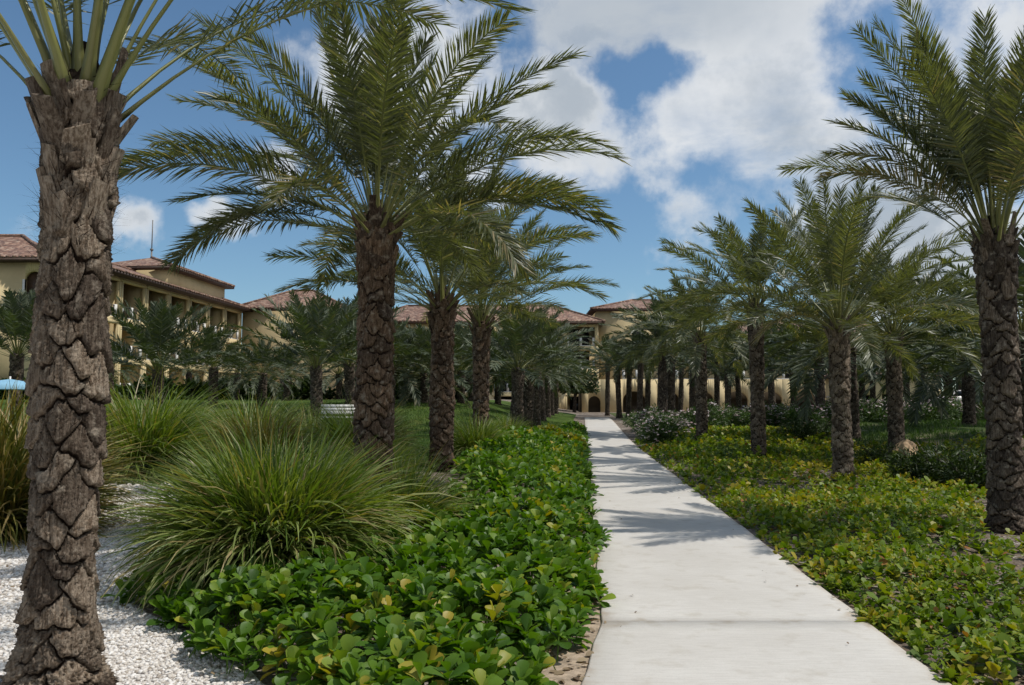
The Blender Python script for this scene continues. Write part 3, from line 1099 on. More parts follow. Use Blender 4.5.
def frond_geo(rng, start, az, el, L, droop, npairs, lw, llen, bend=0.0, roll=0.0, dry=0.0, bare=0.2, curve=1.5):
    """returns verts, quads, tris, material flags and the tone value of one arching pinnate leaf"""
    n = 13
    tt = np.linspace(0, 1, n)
    ang = el - droop * tt ** curve
    a = az + bend * tt ** 1.3
    dirs = np.stack([np.cos(ang) * np.cos(a), np.cos(ang) * np.sin(a), np.sin(ang)], -1)
    P = np.zeros((n, 3))
    P[1:] = np.cumsum((dirs[1:] + dirs[:-1]) * 0.5 * (L / (n - 1)), 0)
    P += start
    Sd = np.stack([-np.sin(a), np.cos(a), 0 * a], -1)
    N = np.cross(dirs, Sd)
    N = np.where((N[:, 2:3] < 0) & (np.abs(ang)[:, None] < 1.5), -N, N)
    ro = roll * tt
    S2 = Sd * np.cos(ro)[:, None] + N * np.sin(ro)[:, None]
    N2 = np.cross(dirs, S2)
    flip = np.sign(np.sum(N2 * N, 1))[:, None]
    N2 = N2 * flip
    # rachis: flattened tapering section
    wv = np.interp(tt, [0, 0.06, 0.15, 0.4, 1], [0.044, 0.029, 0.020, 0.012, 0.003]) * (L / 3.0)
    hv = wv * 0.55
    ring = np.stack([P + S2 * wv[:, None], P + N2 * hv[:, None] * 0.5, P - S2 * wv[:, None], P - N2 * hv[:, None] * 1.2], 1)
    V = ring.reshape(-1, 3)
    i = np.arange(n - 1)[:, None] * 4
    k = np.arange(4)[None]
    k2 = (k + 1) % 4
    Q = np.stack([i + k, i + k2, i + k2 + 4, i + k + 4], -1).reshape(-1, 4)
    tone_r = np.repeat(np.clip(tt * 1.4 + rng.uniform(-0.1, 0.1), 0, 1), 4)
    # leaflets
    m = npairs
    t1 = bare + (1 - bare) * (np.arange(m) + 0.5) / m
    tb = np.concatenate([t1, t1]) + rng.uniform(-0.35, 0.35, 2 * m) * (1 - bare) / m
    tb = np.clip(tb, 0, 1)
    side = np.concatenate([np.ones(m), -np.ones(m)])

    def ip(A):
        return np.stack([np.interp(tb, tt, A[:, j]) for j in range(3)], -1)
    Pb, T, Sb, Nb = ip(P), ip(dirs), ip(S2), ip(N2)
    prof = np.interp(tb, [bare, bare + 0.12, 0.45, 0.75, 0.92, 1.0], [0.45, 0.8, 1.0, 0.9, 0.70, 0.5])
    ll = llen * prof * rng.uniform(0.85, 1.12, 2 * m)
    al = np.radians(np.interp(tb, [bare, 0.5, 1.0], [66, 54, 30]) + rng.normal(0, 4, 2 * m))
    be = np.radians(rng.choice([4, 18, 32], 2 * m) + rng.normal(0, 5, 2 * m))
    D = np.cos(al)[:, None] * T + np.sin(al)[:, None] * (side[:, None] * np.cos(be)[:, None] * Sb + np.sin(be)[:, None] * Nb)
    D /= np.linalg.norm(D, axis=1)[:, None]
    Wd = np.cross(D, Nb)
    Wd /= np.linalg.norm(Wd, axis=1)[:, None] + 1e-9
    rot = rng.normal(0, 0.5, 2 * m)[:, None]
    Wd = Wd * np.cos(rot) + np.cross(D, Wd) * np.sin(rot)
    hw = (lw * 0.5 * (0.7 + 0.3 * prof))[:, None]
    l1 = ll[:, None]
    g = np.zeros((2 * m, 3))
    g[:, 2] = -1
    sag = rng.uniform(0.03, 0.20, 2 * m)[:, None] * (1 + 1.2 * dry)
    mid = Pb + D * l1 * 0.5 + g * l1 * sag * 0.25
    tip = Pb + D * l1 * 0.97 + g * l1 * sag
    LV = np.stack([Pb - Wd * hw * 0.55, Pb + Wd * hw * 0.55, mid + Wd * hw, mid - Wd * hw, tip], 1).reshape(-1, 3)
    b0 = np.arange(2 * m)[:, None] * 5 + len(V)
    LQ = b0 + np.array([[0, 1, 2, 3]])
    LT = b0 + np.array([[3, 2, 4]])
    tone = np.clip(rng.normal(0.5, 0.16, 2 * m) + 0.25 * (rng.uniform() - 0.5), 0, 0.93)
    if dry > 0:
        dr = rng.uniform(0, 1, 2 * m) < dry
        tone = np.where(dr, 1.0, tone)
    tone5 = np.repeat(tone, 5)
    V = np.concatenate([V, LV])
    mi = np.concatenate([np.zeros(len(Q)), np.ones(len(LQ)), np.ones(len(LT))]).astype(np.int32)
    return V, np.concatenate([Q, LQ]), LT, mi, np.concatenate([tone_r, tone5])


def frond_mesh(name, geo, mats):
    V, Q, T, mi, tone = geo
    nq = len(Q)
    return mesh_np(name, V, [Q, T], mats, mat_idx=mi, attrs={'rnd': tone})


def crown_mesh(name, geos, mats):
    Vs, Qs, Ts, ms, mt, tn = [], [], [], [], [], []
    n = 0
    for V, Q, T, mi, tone in geos:
        Vs.append(V)
        Qs.append(Q + n)
        Ts.append(T + n)
        ms.append(mi[:len(Q)])
        mt.append(mi[len(Q):])
        tn.append(tone)
        n += len(V)
    return mesh_np(name, np.concatenate(Vs), [np.concatenate(Qs), np.concatenate(Ts)], mats,
                   mat_idx=np.concatenate(ms + mt), attrs={'rnd': np.concatenate(tn)})


def fronds_for(rng, n, L, top, npairs, lw, llen, el_hi=86, el_lo=2, wind=(1.0, 0.0), windk=0.2, droop_k=1.0, dry=0.03, bare=0.28):
    out = []
    a0 = rng.uniform(0, 6.28)
    for k in range(n):
        age = (k + 0.5) / n
        az = a0 + k * 2.39996 + rng.uniform(-0.2, 0.2)
        el = R(el_hi - (el_hi - el_lo) * age ** 0.9 + rng.uniform(-6, 6))
        dr = R(14 + 54 * age + rng.uniform(-6, 14)) * droop_k
        l = L * (0.78 + 0.3 * min(1, age * 2.2)) * rng.uniform(0.92, 1.06)
        if age > 0.85:
            l *= 0.9
        st = np.array([cos(az), sin(az), 0]) * (0.05 + 0.08 * age) + np.array([0, 0, top + 0.10 - 0.32 * age])
        # wind swings the tips towards +x
        bend = windk * math.sin(math.atan2(wind[1], wind[0]) - az) * rng.uniform(0.6, 1.4)
        roll = rng.uniform(-0.6, 0.6) + 0.5 * bend
        out.append(frond_geo(rng, st, az, el, l, dr, npairs, lw, llen, bend, roll, dry=(dry if age < 0.8 else dry * 4), bare=bare))
    return out


def hero_palm(px, Y, ztop, dia, L, label, seed, nf=42, trunk_res=(72, 190), red=False, npairs=135, lean=(0, 0), lw=0.0185,
              llen=0.44, flare=1.35, x=None, boots=34, zone=0.6, group='date palms lining the path', extra=None, rows=0.105, ncol=5, mat=None, **kw):
    if x is None:
        x = (px - 512) / F * Y
    z0 = float(G(x, Y))
    H = ztop - z0
    rng = np.random.default_rng(seed)
    root = empty('palm_tree', (x, Y, z0), 0, label, 'palm tree', group)
    tm = M[mat] if mat else M['trunk_red'] if red else M['trunk']
    obj('trunk', trunk_mesh('trunk', seed, H, dia / 2, *trunk_res, tm, flare=flare, rows=rows, ncol=ncol,
                            more=boots_geo(seed + 1, H, dia / 2 * 1.02, boots, zone=zone)), root)
    gs = fronds_for(rng, nf, L, H, npairs, lw, llen, **kw)
    if extra:
        for (az, el, l, dr, bend, roll, dry) in extra:
            st = np.array([cos(R(az)), sin(R(az)), 0]) * 0.1 + np.array([0, 0, H])
            gs.append(frond_geo(rng, st, R(az), R(el), l, R(dr), npairs, lw, llen, bend, roll, dry=dry, bare=0.17))
    ns = max(5, nf // 7)
    cr = obj('crown', crown_mesh('crown', gs[:ns], [M['rachis'], M['frond']]), root)
    for g_ in gs[ns:]:
        obj('frond', frond_mesh('frond', g_, [M['rachis'], M['frond']]), cr)
    if lean != (0, 0):
        root.rotation_euler = (lean[0], lean[1], 0)
    return root


# the two rows of large palms
hero_palm(70, 4.5, 3.42, 0.32, 3.3, 'largest date palm trunk with rough cobbled bark standing in the white gravel', 11, nf=28, trunk_res=(150, 420),
          npairs=120, boots=44, zone=0.8, flare=1.62, el_hi=84, el_lo=50, droop_k=0.9, rows=0.118, ncol=5, dry=0.02)
hero_palm(375, 9.2, 3.72, 0.375, 2.6, 'wide crowned date palm with reddish trunk rising behind the big grass clump', 22, nf=40, trunk_res=(110, 300), red=True,
          npairs=135, el_lo=14, dry=0.04, boots=38,
          extra=[(180, 38, 2.8, 42, 0.0, 0.3, 0.25), (172, 22, 2.5, 34, 0.0, -0.4, 0.0), (186, 20, 1.9, 60, 0.0, 0.2, 0.0), (0, 46, 3.0, 68, 0.0, 0.3, 0.05),
                 (8, 28, 2.7, 54, 0.0, -0.3, 0.02), (-8, 16, 2.5, 44, 0.0, 0.2, 0.0), (-20, 52, 2.9, 40, 0.0, 0.2, 0.0), (190, 62, 3.0, 30, 0.0, 0.2, 0.0)])
hero_palm(442, 13.5, 3.38, 0.355, 2.8, 'date palm with slim trunk just right of the wide crowned palm, lawn behind', 33, nf=38, red=True, el_lo=20, droop_k=0.8)
hero_palm(481, 18.0, 3.50, 0.32, 2.8, 'date palm at the back edge of the glossy bed, nearest the path on its left', 44, nf=38, trunk_res=(56, 150), red=True, npairs=120, el_lo=26, droop_k=0.75)
hero_palm(1001, 10.2, 3.78, 0.37, 2.75, 'tall date palm at the right edge with upright fronds above the creeper bed', 55, nf=33, mat='trunk_dark', trunk_res=(90, 250), npairs=135, el_hi=89, el_lo=50, droop_k=0.8,
          extra=[(178, 46, 2.35, 62, 0.0, 0.3, 0.5), (172, 58, 2.4, 66, 0.0, 0.2, 0.6), (165, 77, 3.3, 22, 0, 0, 0.0), (180, 70, 3.2, 24, 0.0, 0.2, 0.0), (200, 74, 3.3, 20, 0, 0.1, 0.0), (20, 76, 3.3, 20, 0, 0.1, 0.0), (150, 66, 2.8, 30, 0, 0.1, 0.0)])
hero_palm(840, 16.5, 3.30, 0.345, 3.4, 'date palm with grey scaly trunk and yellowish stalks, second in the right row', 66, nf=46, trunk_res=(60, 160), extra=[(196, 18, 2.0, 75, 0, 0.3, 0.8), (175, 34, 2.9, 55, 0, 0.2, 0.1)], npairs=125, droop_k=0.85, el_lo=12)
hero_palm(757, 22.0, 4.30, 0.345, 3.0, 'date palm with tall dark straight trunk, third in the right row', 77, nf=42, mat='trunk_dark', trunk_res=(50, 140), npairs=100, lw=0.024, droop_k=0.85, el_lo=8)
hero_palm(701, 28.0, 3.95, 0.35, 2.8, 'date palm with slim trunk beside the flowering oleander hedge', 88, nf=40, mat='trunk_dark', trunk_res=(44, 120), npairs=85, lw=0.026)
hero_palm(894, 21.0, 3.42, 0.34, 2.8, 'date palm with the tan boulder at its foot', 99, nf=44, mat='trunk_dark', trunk_res=(48, 130), npairs=95, lw=0.024)

# palms further back: a few crown and trunk meshes shared by many trees
FAR_CROWN, FAR_TRUNK = [], []
for s in range(8):
    rng = np.random.default_rng(500 + s)
    gs = fronds_for(rng, 46, 3.0, 0.0, 44, 0.05, 0.50, el_hi=87, el_lo=(4 if s < 3 else -16 if s < 6 else 22), droop_k=(0.75, 0.9, 1.05, 1.0, 1.1, 0.85, 0.5, 0.6)[s], windk=0.2, dry=0.03)
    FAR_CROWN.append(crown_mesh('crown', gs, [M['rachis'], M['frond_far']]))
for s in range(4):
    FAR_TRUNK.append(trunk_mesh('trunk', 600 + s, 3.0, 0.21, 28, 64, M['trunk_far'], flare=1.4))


def far_palm(px, Y, zc, label, group, k, sc=1.0, w=1.0, base_px=None):
    x = (px - 512) / F * Y
    z0 = float(G(x, Y))
    H = max(0.8, zc - z0)
    root = empty('palm_tree', (x, Y, z0 - 0.05), 0, label, 'palm tree', group)
    root.rotation_euler = (0.035 * sin(px * 1.7), 0.04 * cos(px * 2.3), 0)
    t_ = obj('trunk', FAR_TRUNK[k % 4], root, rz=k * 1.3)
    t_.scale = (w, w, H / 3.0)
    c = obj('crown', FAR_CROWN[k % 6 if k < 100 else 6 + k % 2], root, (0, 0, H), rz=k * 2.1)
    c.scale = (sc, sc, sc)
    return root


def zpx(py, Y):
    return at(512, py, Y)[2]


gl_ = 'short palms of the left garden'
LEFT = [  # px, Y, crown base py, crown scale, label
    (16, 33, 352, 1.0, 'dark young palm behind the yellow grass at the left edge'),
    (160, 40, 368, 1.3, 'upright young palm in front of the balcony wing, right of the foremost trunk'),
    (214, 46, 366, 0.85, 'small palm before the far end of the balcony wing'),
    (263, 45, 372, 0.78, 'low drooping palm in front of the plain hip-roofed block'),
    (318, 35, 364, 1.15, 'full upright young palm left of the reddish trunk, leaning its fronds skyward'),
    (351, 40, 362, 1.25, 'palm half hidden behind the reddish trunk'),
    (516, 33, 366, 1.02, 'dark palm on the lawn edge just right of the back bed palm'),
    (527, 36, 366, 1.0, 'dark palm standing close behind the lawn edge palm'),
]
for k, (px, Y, py, sc, lb) in enumerate(LEFT):
    far_palm(px, Y, zpx(py, Y), lb, gl_, k + (100 if k in (0, 1, 2, 4, 5) else 0), sc, 1.1)
GR1 = 'shaded palm in the dense grove behind the left lawn, before the long middle wing'
for k, (px, Y) in enumerate([(391, 46), (406, 52), (424, 47), (461, 50), (471, 56), (287, 52), (237, 55), (60, 48), (110, 52), (440, 60), (340, 58), (190, 58), (372, 60), (498, 58)]):
    far_palm(px, Y, zpx(366 + (k * 7) % 9, Y), GR1, 'palms of the grove behind the left lawn', k + 3, 0.75 if px < 300 else 1.15)
GR2 = 'far palm in the dark row left of the path leading to the hotel'
for k, (px, Y) in enumerate([(536, 42), (542, 48), (547, 54), (551, 60), (555, 68)]):
    far_palm(px, Y, zpx(370, Y), GR2, 'palms in the far left row', k + 1, 0.85)
RIGHT = [
    (661, 37, 348, 0.92, 'left of two close palms rising behind the oleander hedge by the path'),
    (670, 39, 345, 1.0, 'right of two close palms rising behind the oleander hedge by the path'),
    (819, 38, 355, 1.05, 'palm with its foot in the hedge, seen left of the grey scaly trunk'),
    (851, 27, 345, 1.2, 'palm whose trunk peeps out behind the grey scaly trunk'),
    (967, 31, 355, 1.3, 'palm in the hedge gap left of the right edge trunk'),
    (1022, 23, 330, 1.2, 'dark palm half hidden behind the right edge trunk'),
    (921, 42, 366, 1.1, 'palm in front of the parked car, left of the hedge gap'),
    (949, 46, 366, 1.05, 'slim palm standing right before the parked car'),
]
for k, (px, Y, py, sc, lb) in enumerate(RIGHT):
    far_palm(px, Y, zpx(py, Y), lb, 'palms right of the path', k, sc)
GR3 = 'far palm in the shady grove before the arcade of dark arches'
for k, (px, Y) in enumerate([(607, 72), (619, 62), (628, 66), (639, 58), (647, 62), (691, 56), (716, 60), (727, 52), (739, 64), (772, 50), (793, 55), (807, 62), (680, 70), (755, 70),
                             (862, 55), (872, 60), (906, 52), (928, 58), (979, 50), (995, 56), (1012, 46), (832, 68), (890, 66), (960, 66)]):
    far_palm(px, Y, zpx(363 + (k * 5) % 6 - (4 if k % 3 == 0 else 0), Y), GR3, 'palms of the grove before the arcade', k % 3 + (6 if k % 4 == 0 else 0), 0.85 if px < 650 else 1.02, 0.9)

# ------------------------------------------------------------------ grasses, beds, shrubs
def grass_geo(rng, n, r0, L0, L1, el_lo, el_hi, droop, w, plume=0.05, seg=6, squash=1.0):
    az = rng.uniform(0, 2 * pi, n)
    rb = r0 * np.sqrt(rng.uniform(0, 1, n))
    ab = az + rng.normal(0, 0.7, n)
    base = np.stack([rb * np.cos(ab), rb * np.sin(ab) * squash, np.zeros(n)], -1)
    q = rng.uniform(0, 1, n)
    el = np.radians(el_lo + (el_hi - el_lo) * q + rng.normal(0, 5, n))
    L = rng.uniform(L0, L1, n) * (0.75 + 0.25 * q)
    dr = np.radians(droop) * rng.uniform(0.55, 1.25, n) * (1.15 - 0.55 * q)
    t = np.linspace(0, 1, seg)
    ang = el[:, None] - dr[:, None] * t[None] ** 1.35
    az2 = az[:, None] + rng.normal(0, 0.35, n)[:, None] * t[None] ** 1.5
    d = np.stack([np.cos(ang) * np.cos(az2), np.cos(ang) * np.sin(az2), np.sin(ang)], -1)
    P = np.concatenate([np.zeros((n, 1, 3)), np.cumsum((d[:, 1:] + d[:, :-1]) * 0.5, 1)], 1) * (L[:, None, None] / (seg - 1)) + base[:, None]
    P[:, :, 2] = np.maximum(P[:, :, 2], 0.015)
    ra = rng.uniform(-0.9, 0.9, n)
    sd_ = np.stack([-np.sin(az2), np.cos(az2), 0 * az2], -1)
    up = np.cross(d, sd_)
    sd_ = sd_ * np.cos(ra)[:, None, None] + up * np.sin(ra)[:, None, None]
    wt = np.interp(t, [0, 0.3, 0.7, 1], [0.7, 1.0, 0.75, 0.06])[None, :, None] * (w * rng.uniform(0.6, 1.3, n))[:, None, None]
    V = np.stack([P - sd_ * wt, P + sd_ * wt], 2).reshape(-1, 3)
    i = np.arange(n)[:, None] * seg * 2 + np.arange(seg - 1)[None] * 2
    Q = np.stack([i, i + 1, i + 3, i + 2], -1).reshape(-1, 4)
    base_t = np.clip(rng.normal(0.48, 0.2, n), 0, 0.82)
    old = rng.uniform(0, 1, n) < plume
    base_t = np.where(old, rng.uniform(0.86, 1.0, n), base_t)
    tone = np.clip(base_t[:, None] + 0.14 * (t[None] - 0.35), 0, 1)
    return V, Q, np.repeat(tone, 2, axis=1).ravel()


def seed_heads(rng, n, L0, L1, el_lo, el_hi):
    """slender tan flower stems with a thicker bristly tip"""
    V, Q, tone = grass_geo(rng, n, 0.2, L0, L1, el_lo, el_hi, 40, 0.003, plume=1.0, seg=7)
    V = V.reshape(n, 7, 2, 3)
    c = V.mean(2, keepdims=True)
    k = np.array([1, 1, 1, 1, 2.2, 3.4, 1.0])[None, :, None, None]
    V = (c + (V - c) * k).reshape(-1, 3)
    return V, Q, tone


def grass_clump(name, rng, n, r0, L0, L1, droop, w, mat, el=(12, 88), heads=0, plume=0.05):
    V, Q, T = grass_geo(rng, n, r0, L0, L1, el[0], el[1], droop, w, plume)
    if n > 5000:
        V, Q, T = skirt(rng, (V, Q, T), 2000)
    me = mesh_np(name, V, Q, M[mat], attrs={'rnd': T})
    hm = None
    if heads:
        V2, Q2, T2 = seed_heads(rng, heads, L1 * 0.9, L1 * 1.2, 35, 80)
        hm = mesh_np('seed_head', V2, Q2, M[mat], attrs={'rnd': np.clip(T2 + 0.1, 0.9, 1)})
    return me, hm


GCL = 'fountain grass clumps'


def place_grass(meshes, x, y, label, sc=1.0, rz=0.0, dz=0.0, group=GCL):
    me, hm = meshes
    root = empty('grass_clump', (x, y, float(G(x, y)) + dz), rz, label, 'ornamental grass', group)
    a = obj('blades', me, root)
    a.scale = (sc, sc, sc)
    if hm:
        b_ = obj('seed_heads', hm, root)
        b_.scale = (sc, sc, sc)


def skirt(rng, base, n):
    V, Q, T = grass_geo(rng, n, 0.44, 1.1, 1.7, 46, 76, 150, 0.0150, 0.05, seg=8)
    V2, Q2, T2 = base
    return np.concatenate([V2, V]), np.concatenate([Q2, Q + len(V2)]), np.concatenate([T2, np.clip(T + 0.2, 0, 1)])


rg = np.random.default_rng(71)
big = grass_clump('blades', rg, 5200, 0.36, 0.95, 1.65, 92, 0.0110, 'grass', el=(52, 89), heads=40, plume=0.07)
place_grass(big, -2.12, 7.25, 'largest fountain grass clump with arching blades beside the white gravel')
mid = [grass_clump('blades', np.random.default_rng(80 + s), 2600, 0.30, 1.1, 1.8, 96, 0.010, 'grass', heads=14, plume=0.05) for s in range(3)]
yel = [grass_clump('blades', np.random.default_rng(90 + s), 2400, 0.28, 1.1, 1.8, 90, 0.010, 'grass_yellow', heads=10, plume=0.2) for s in range(2)]
place_grass(mid[0], -6.9, 15.0, 'rounded fountain grass clump at the far edge of the gravel, right of the foremost trunk', 1.3)
place_grass(yel[0], -6.35, 10.0, 'yellowing tall grass clump at the left edge of the gravel', 1.3, 0.3)
place_grass(yel[1], -7.4, 11.6, 'yellow green grass clump behind the one at the left edge', 1.3, 1.1)
GREST = [
    (-5.4, 16.6, mid[1], 1.1, 'green grass clump behind the gravel, right of the rounded one'),
    (-1.3, 8.9, mid[2], 0.72, 'pale feathery grass clump leaning out right of the largest clump'),
    (-3.1, 10.4, mid[1], 0.82, 'tall green grass close behind the largest clump'),
    (-4.2, 13.5, yel[0], 0.85, 'yellow tinted grass clump between largest clump and rounded clump'),
    (-2.6, 13.6, mid[0], 0.85, 'grass clump in front of the lawn left of the reddish trunk'),
    (-1.9, 11.6, mid[1], 0.55, 'low green grass clump at the foot of the reddish trunk'),
    (-0.7, 15.8, mid[2], 0.66, 'low grass clump between the two slim left palms'),
    (-4.9, 19.5, mid[2], 0.95, 'distant grass clump on the lawn edge by the young palms'),
    (-7.6, 19.0, mid[1], 1.0, 'distant grass clump below the upright young palm'),
    (-3.1, 18.0, yel[0], 0.75, 'distant yellowish grass clump left of the lawn'),
    (-9.6, 17.5, mid[0], 1.0, 'grass clump beyond the gravel behind the foremost trunk'),
    (-0.15, 22.5, mid[1], 0.62, 'small grass tuft at the back corner of the glossy bed'),
]
for k, (x, y, me, sc, lb) in enumerate(GREST):
    place_grass(me, x, y, lb, sc, 0.8 * k)


def place_leaves(tmpl_v, tmpl_q, P, az, el, roll, sc):
    """tmpl: leaf along +x, width along y, normal z"""
    ca, sa, ce, se = np.cos(az), np.sin(az), np.cos(el), np.sin(el)
    X = np.stack([ce * ca, ce * sa, se], -1)
    Yv = np.stack([-sa, ca, 0 * sa], -1)
    Zv = np.cross(X, Yv)
    cr, sr = np.cos(roll)[:, None], np.sin(roll)[:, None]
    Y2 = Yv * cr + Zv * sr
    Z2 = -Yv * sr + Zv * cr
    v = tmpl_v[None] * sc[:, None, None]
    V = P[:, None] + v[..., 0:1] * X[:, None] + v[..., 1:2] * Y2[:, None] + v[..., 2:3] * Z2[:, None]
    k = len(tmpl_v)
    Q = (np.arange(len(P))[:, None, None] * k + tmpl_q[None]).reshape(-1, tmpl_q.shape[1])
    return V.reshape(-1, 3), Q


def leaf_template(rows, cup=0.12, arch=0.15):
    v, q = [], []
    for t_, w in rows:
        zc = -arch * t_ * t_
        v += [(t_, w, zc + cup * w * 2), (t_, 0, zc), (t_, -w, zc + cup * w * 2)]
    for i in range(len(rows) - 1):
        a = i * 3
        q += [(a + 1, a + 4, a + 3, a), (a + 2, a + 5, a + 4, a + 1)]
    return np.array(v, float), np.array(q)


OBOV = leaf_template([(0.0, 0.02), (0.28, 0.12), (0.60, 0.30), (0.84, 0.33), (0.97, 0.19), (1.0, 0.03)], 0.16, 0.22)
OBOV_LO = leaf_template([(0.0, 0.03), (0.55, 0.24), (0.88, 0.26), (1.0, 0.06)], 0.16, 0.2)
LANCE = (np.array([(0, 0, 0), (0.45, 0.12, 0.01), (1.0, 0, -0.12), (0.45, -0.12, 0.01)], float), np.array([(0, 3, 2, 1)]))
ROUND = (np.array([(0, 0, 0), (0.3, 0.27, 0.03), (0.8, 0.3, 0.0), (1.0, 0.0, -0.08), (0.8, -0.3, 0.0), (0.3, -0.27, 0.03)], float), np.array([(0, 5, 4, 1), (1, 4, 3, 2)]))


def vnoise(x, y, s, seed):
    r = np.random.default_rng(seed)
    a = r.uniform(0.5, 1.5, (6, 2)) * s * r.choice([-1, 1], (6, 2))
    p = r.uniform(0, 6.28, 6)
    return sum(np.sin(x * a[i, 0] + y * a[i, 1] + p[i]) for i in range(6)) / 6 ** 0.5 / 1.4


# --- glossy broad-leaved bed left of the path
BED_L = [(1.5, 0.3), (3.0, -0.62), (3.84, -1.05), (4.4, -1.33), (5.0, -1.72), (5.8, -2.45), (6.6, -3.2), (7.4, -3.1), (8.2, -1.9), (9.4, -0.9), (10.4, -0.75), (14, -0.95), (18, -0.95), (22, -0.5), (30, 1.0), (45, 3.0)]


def rosettes(rng, x, y, z, nl, ls, tmpl, el_rng=(5, 72)):
    n = len(x)
    az0 = rng.uniform(0, 6.28, n)
    k = np.arange(nl)
    az = (az0[:, None] + k[None] * 2.4 + rng.normal(0, 0.25, (n, nl))).ravel()
    q = np.tile(k / max(1, nl - 1), n)
    el = np.radians(el_rng[0] + (el_rng[1] - el_rng[0]) * q + rng.normal(0, 14, n * nl))
    P = np.stack([np.repeat(x, nl), np.repeat(y, nl), np.repeat(z, nl) - 0.05 * (1 - q) + rng.normal(0, 0.012, n * nl)], -1)
    tilt = rng.normal(0, 0.25, (n, 2))
    el = el + np.repeat(tilt[:, 0], nl) * np.cos(az) + np.repeat(tilt[:, 1], nl) * np.sin(az)
    sc = np.repeat(ls, nl) * rng.uniform(0.7, 1.15, n * nl) * (1.0 - 0.3 * q)
    roll = rng.normal(0, 0.3, n * nl)
    tone = np.clip(np.repeat(rng.normal(0.45, 0.14, n), nl) + rng.normal(0, 0.12, n * nl) + 0.22 * q, 0, 0.93)
    yellow = rng.uniform(0, 1, n * nl) < 0.009
    tone = np.where(yellow, rng.uniform(0.94, 1.0, n * nl), tone)
    return P, az, el, roll, sc, tone


def glossy_bed():
    rng = np.random.default_rng(200)
    Vs, Qs, Ts = [], [], []
    off = 0
    for (y0, y1, dens, ls, nl, tm) in ((1.6, 6.0, 84, 0.138, 10, OBOV), (6.0, 11.0, 60, 0.145, 9, OBOV), (11, 20, 30, 0.175, 8, OBOV_LO), (20, 44, 16, 0.23, 7, OBOV_LO)):
        A = (y1 - y0) * 5.0
        n = int(A * dens)
        y = rng.uniform(y0, y1, n)
        xl_ = interp(y, BED_L)
        over = np.interp(y, [5.6, 7.4], [-0.08, 0.05]) + 0.05 * np.sin(y * 2.3) + 0.04 * np.sin(y * 5.1)
        xr_ = path_l(y) + over
        x = xl_.min() + rng.uniform(0, 1, n) * 5.0
        ed = 0.12 * np.sin(y * 3.3) + 0.08 * np.sin(y * 7.1 + 1)
        ok = (x > xl_ + ed) & (x < xr_ - 0.06)
        if y0 < 3:      # keep clear of the lens
            ok &= (y > 2.2)
        x, y, xl_, xr_ = x[ok], y[ok], xl_[ok], xr_[ok]
        de = np.minimum(x - xl_, xr_ - x)
        hh = 0.13 + 0.26 * sstep(0.0, 0.55, de) + 0.05 * vnoise(x, y, 2.2, 5) + 0.04 * vnoise(x, y, 6.0, 6)
        hh *= rng.uniform(0.45, 1.08, len(x)) ** 0.5
        z = G(x, y) + np.maximum(hh, 0.06)
        P, az, el, roll, sc, tone = rosettes(rng, x, y, z, nl, np.full(len(x), ls), tm)
        tone = np.clip(tone + np.repeat(0.12 * vnoise(x, y, 1.3, 9), nl), 0, 1)
        V, Q = place_leaves(tm[0], tm[1], P, az, el, roll, sc)
        Vs.append(V)
        Qs.append(Q + off)
        Ts.append(np.repeat(tone, len(tm[0])))
        off += len(V)
        # stems
        ns = len(x)
        b0 = np.stack([x + rng.normal(0, 0.04, ns), y + rng.normal(0, 0.04, ns), G(x, y)], -1)
        b1 = np.stack([x, y, z], -1)
        w = np.zeros((ns, 3))
        w[:, 0] = 0.004
        V = np.stack([b0 - w, b0 + w, b1 + w, b1 - w], 1).reshape(-1, 3)
        Vs.append(V)
        Qs.append(np.arange(ns * 4).reshape(-1, 4) + off)
        Ts.append(np.full(ns * 4, 0.7))
        off += ns * 4
    obj('glossy_ground_cover', mesh_np('glossy_ground_cover', np.concatenate(Vs), np.concatenate(Qs), M['naupaka'], attrs={'rnd': np.concatenate(Ts)}, smooth=True),
        label='dense glossy broad leaved ground cover along the left side of the path', cat='ground cover', kind='stuff')


glossy_bed()


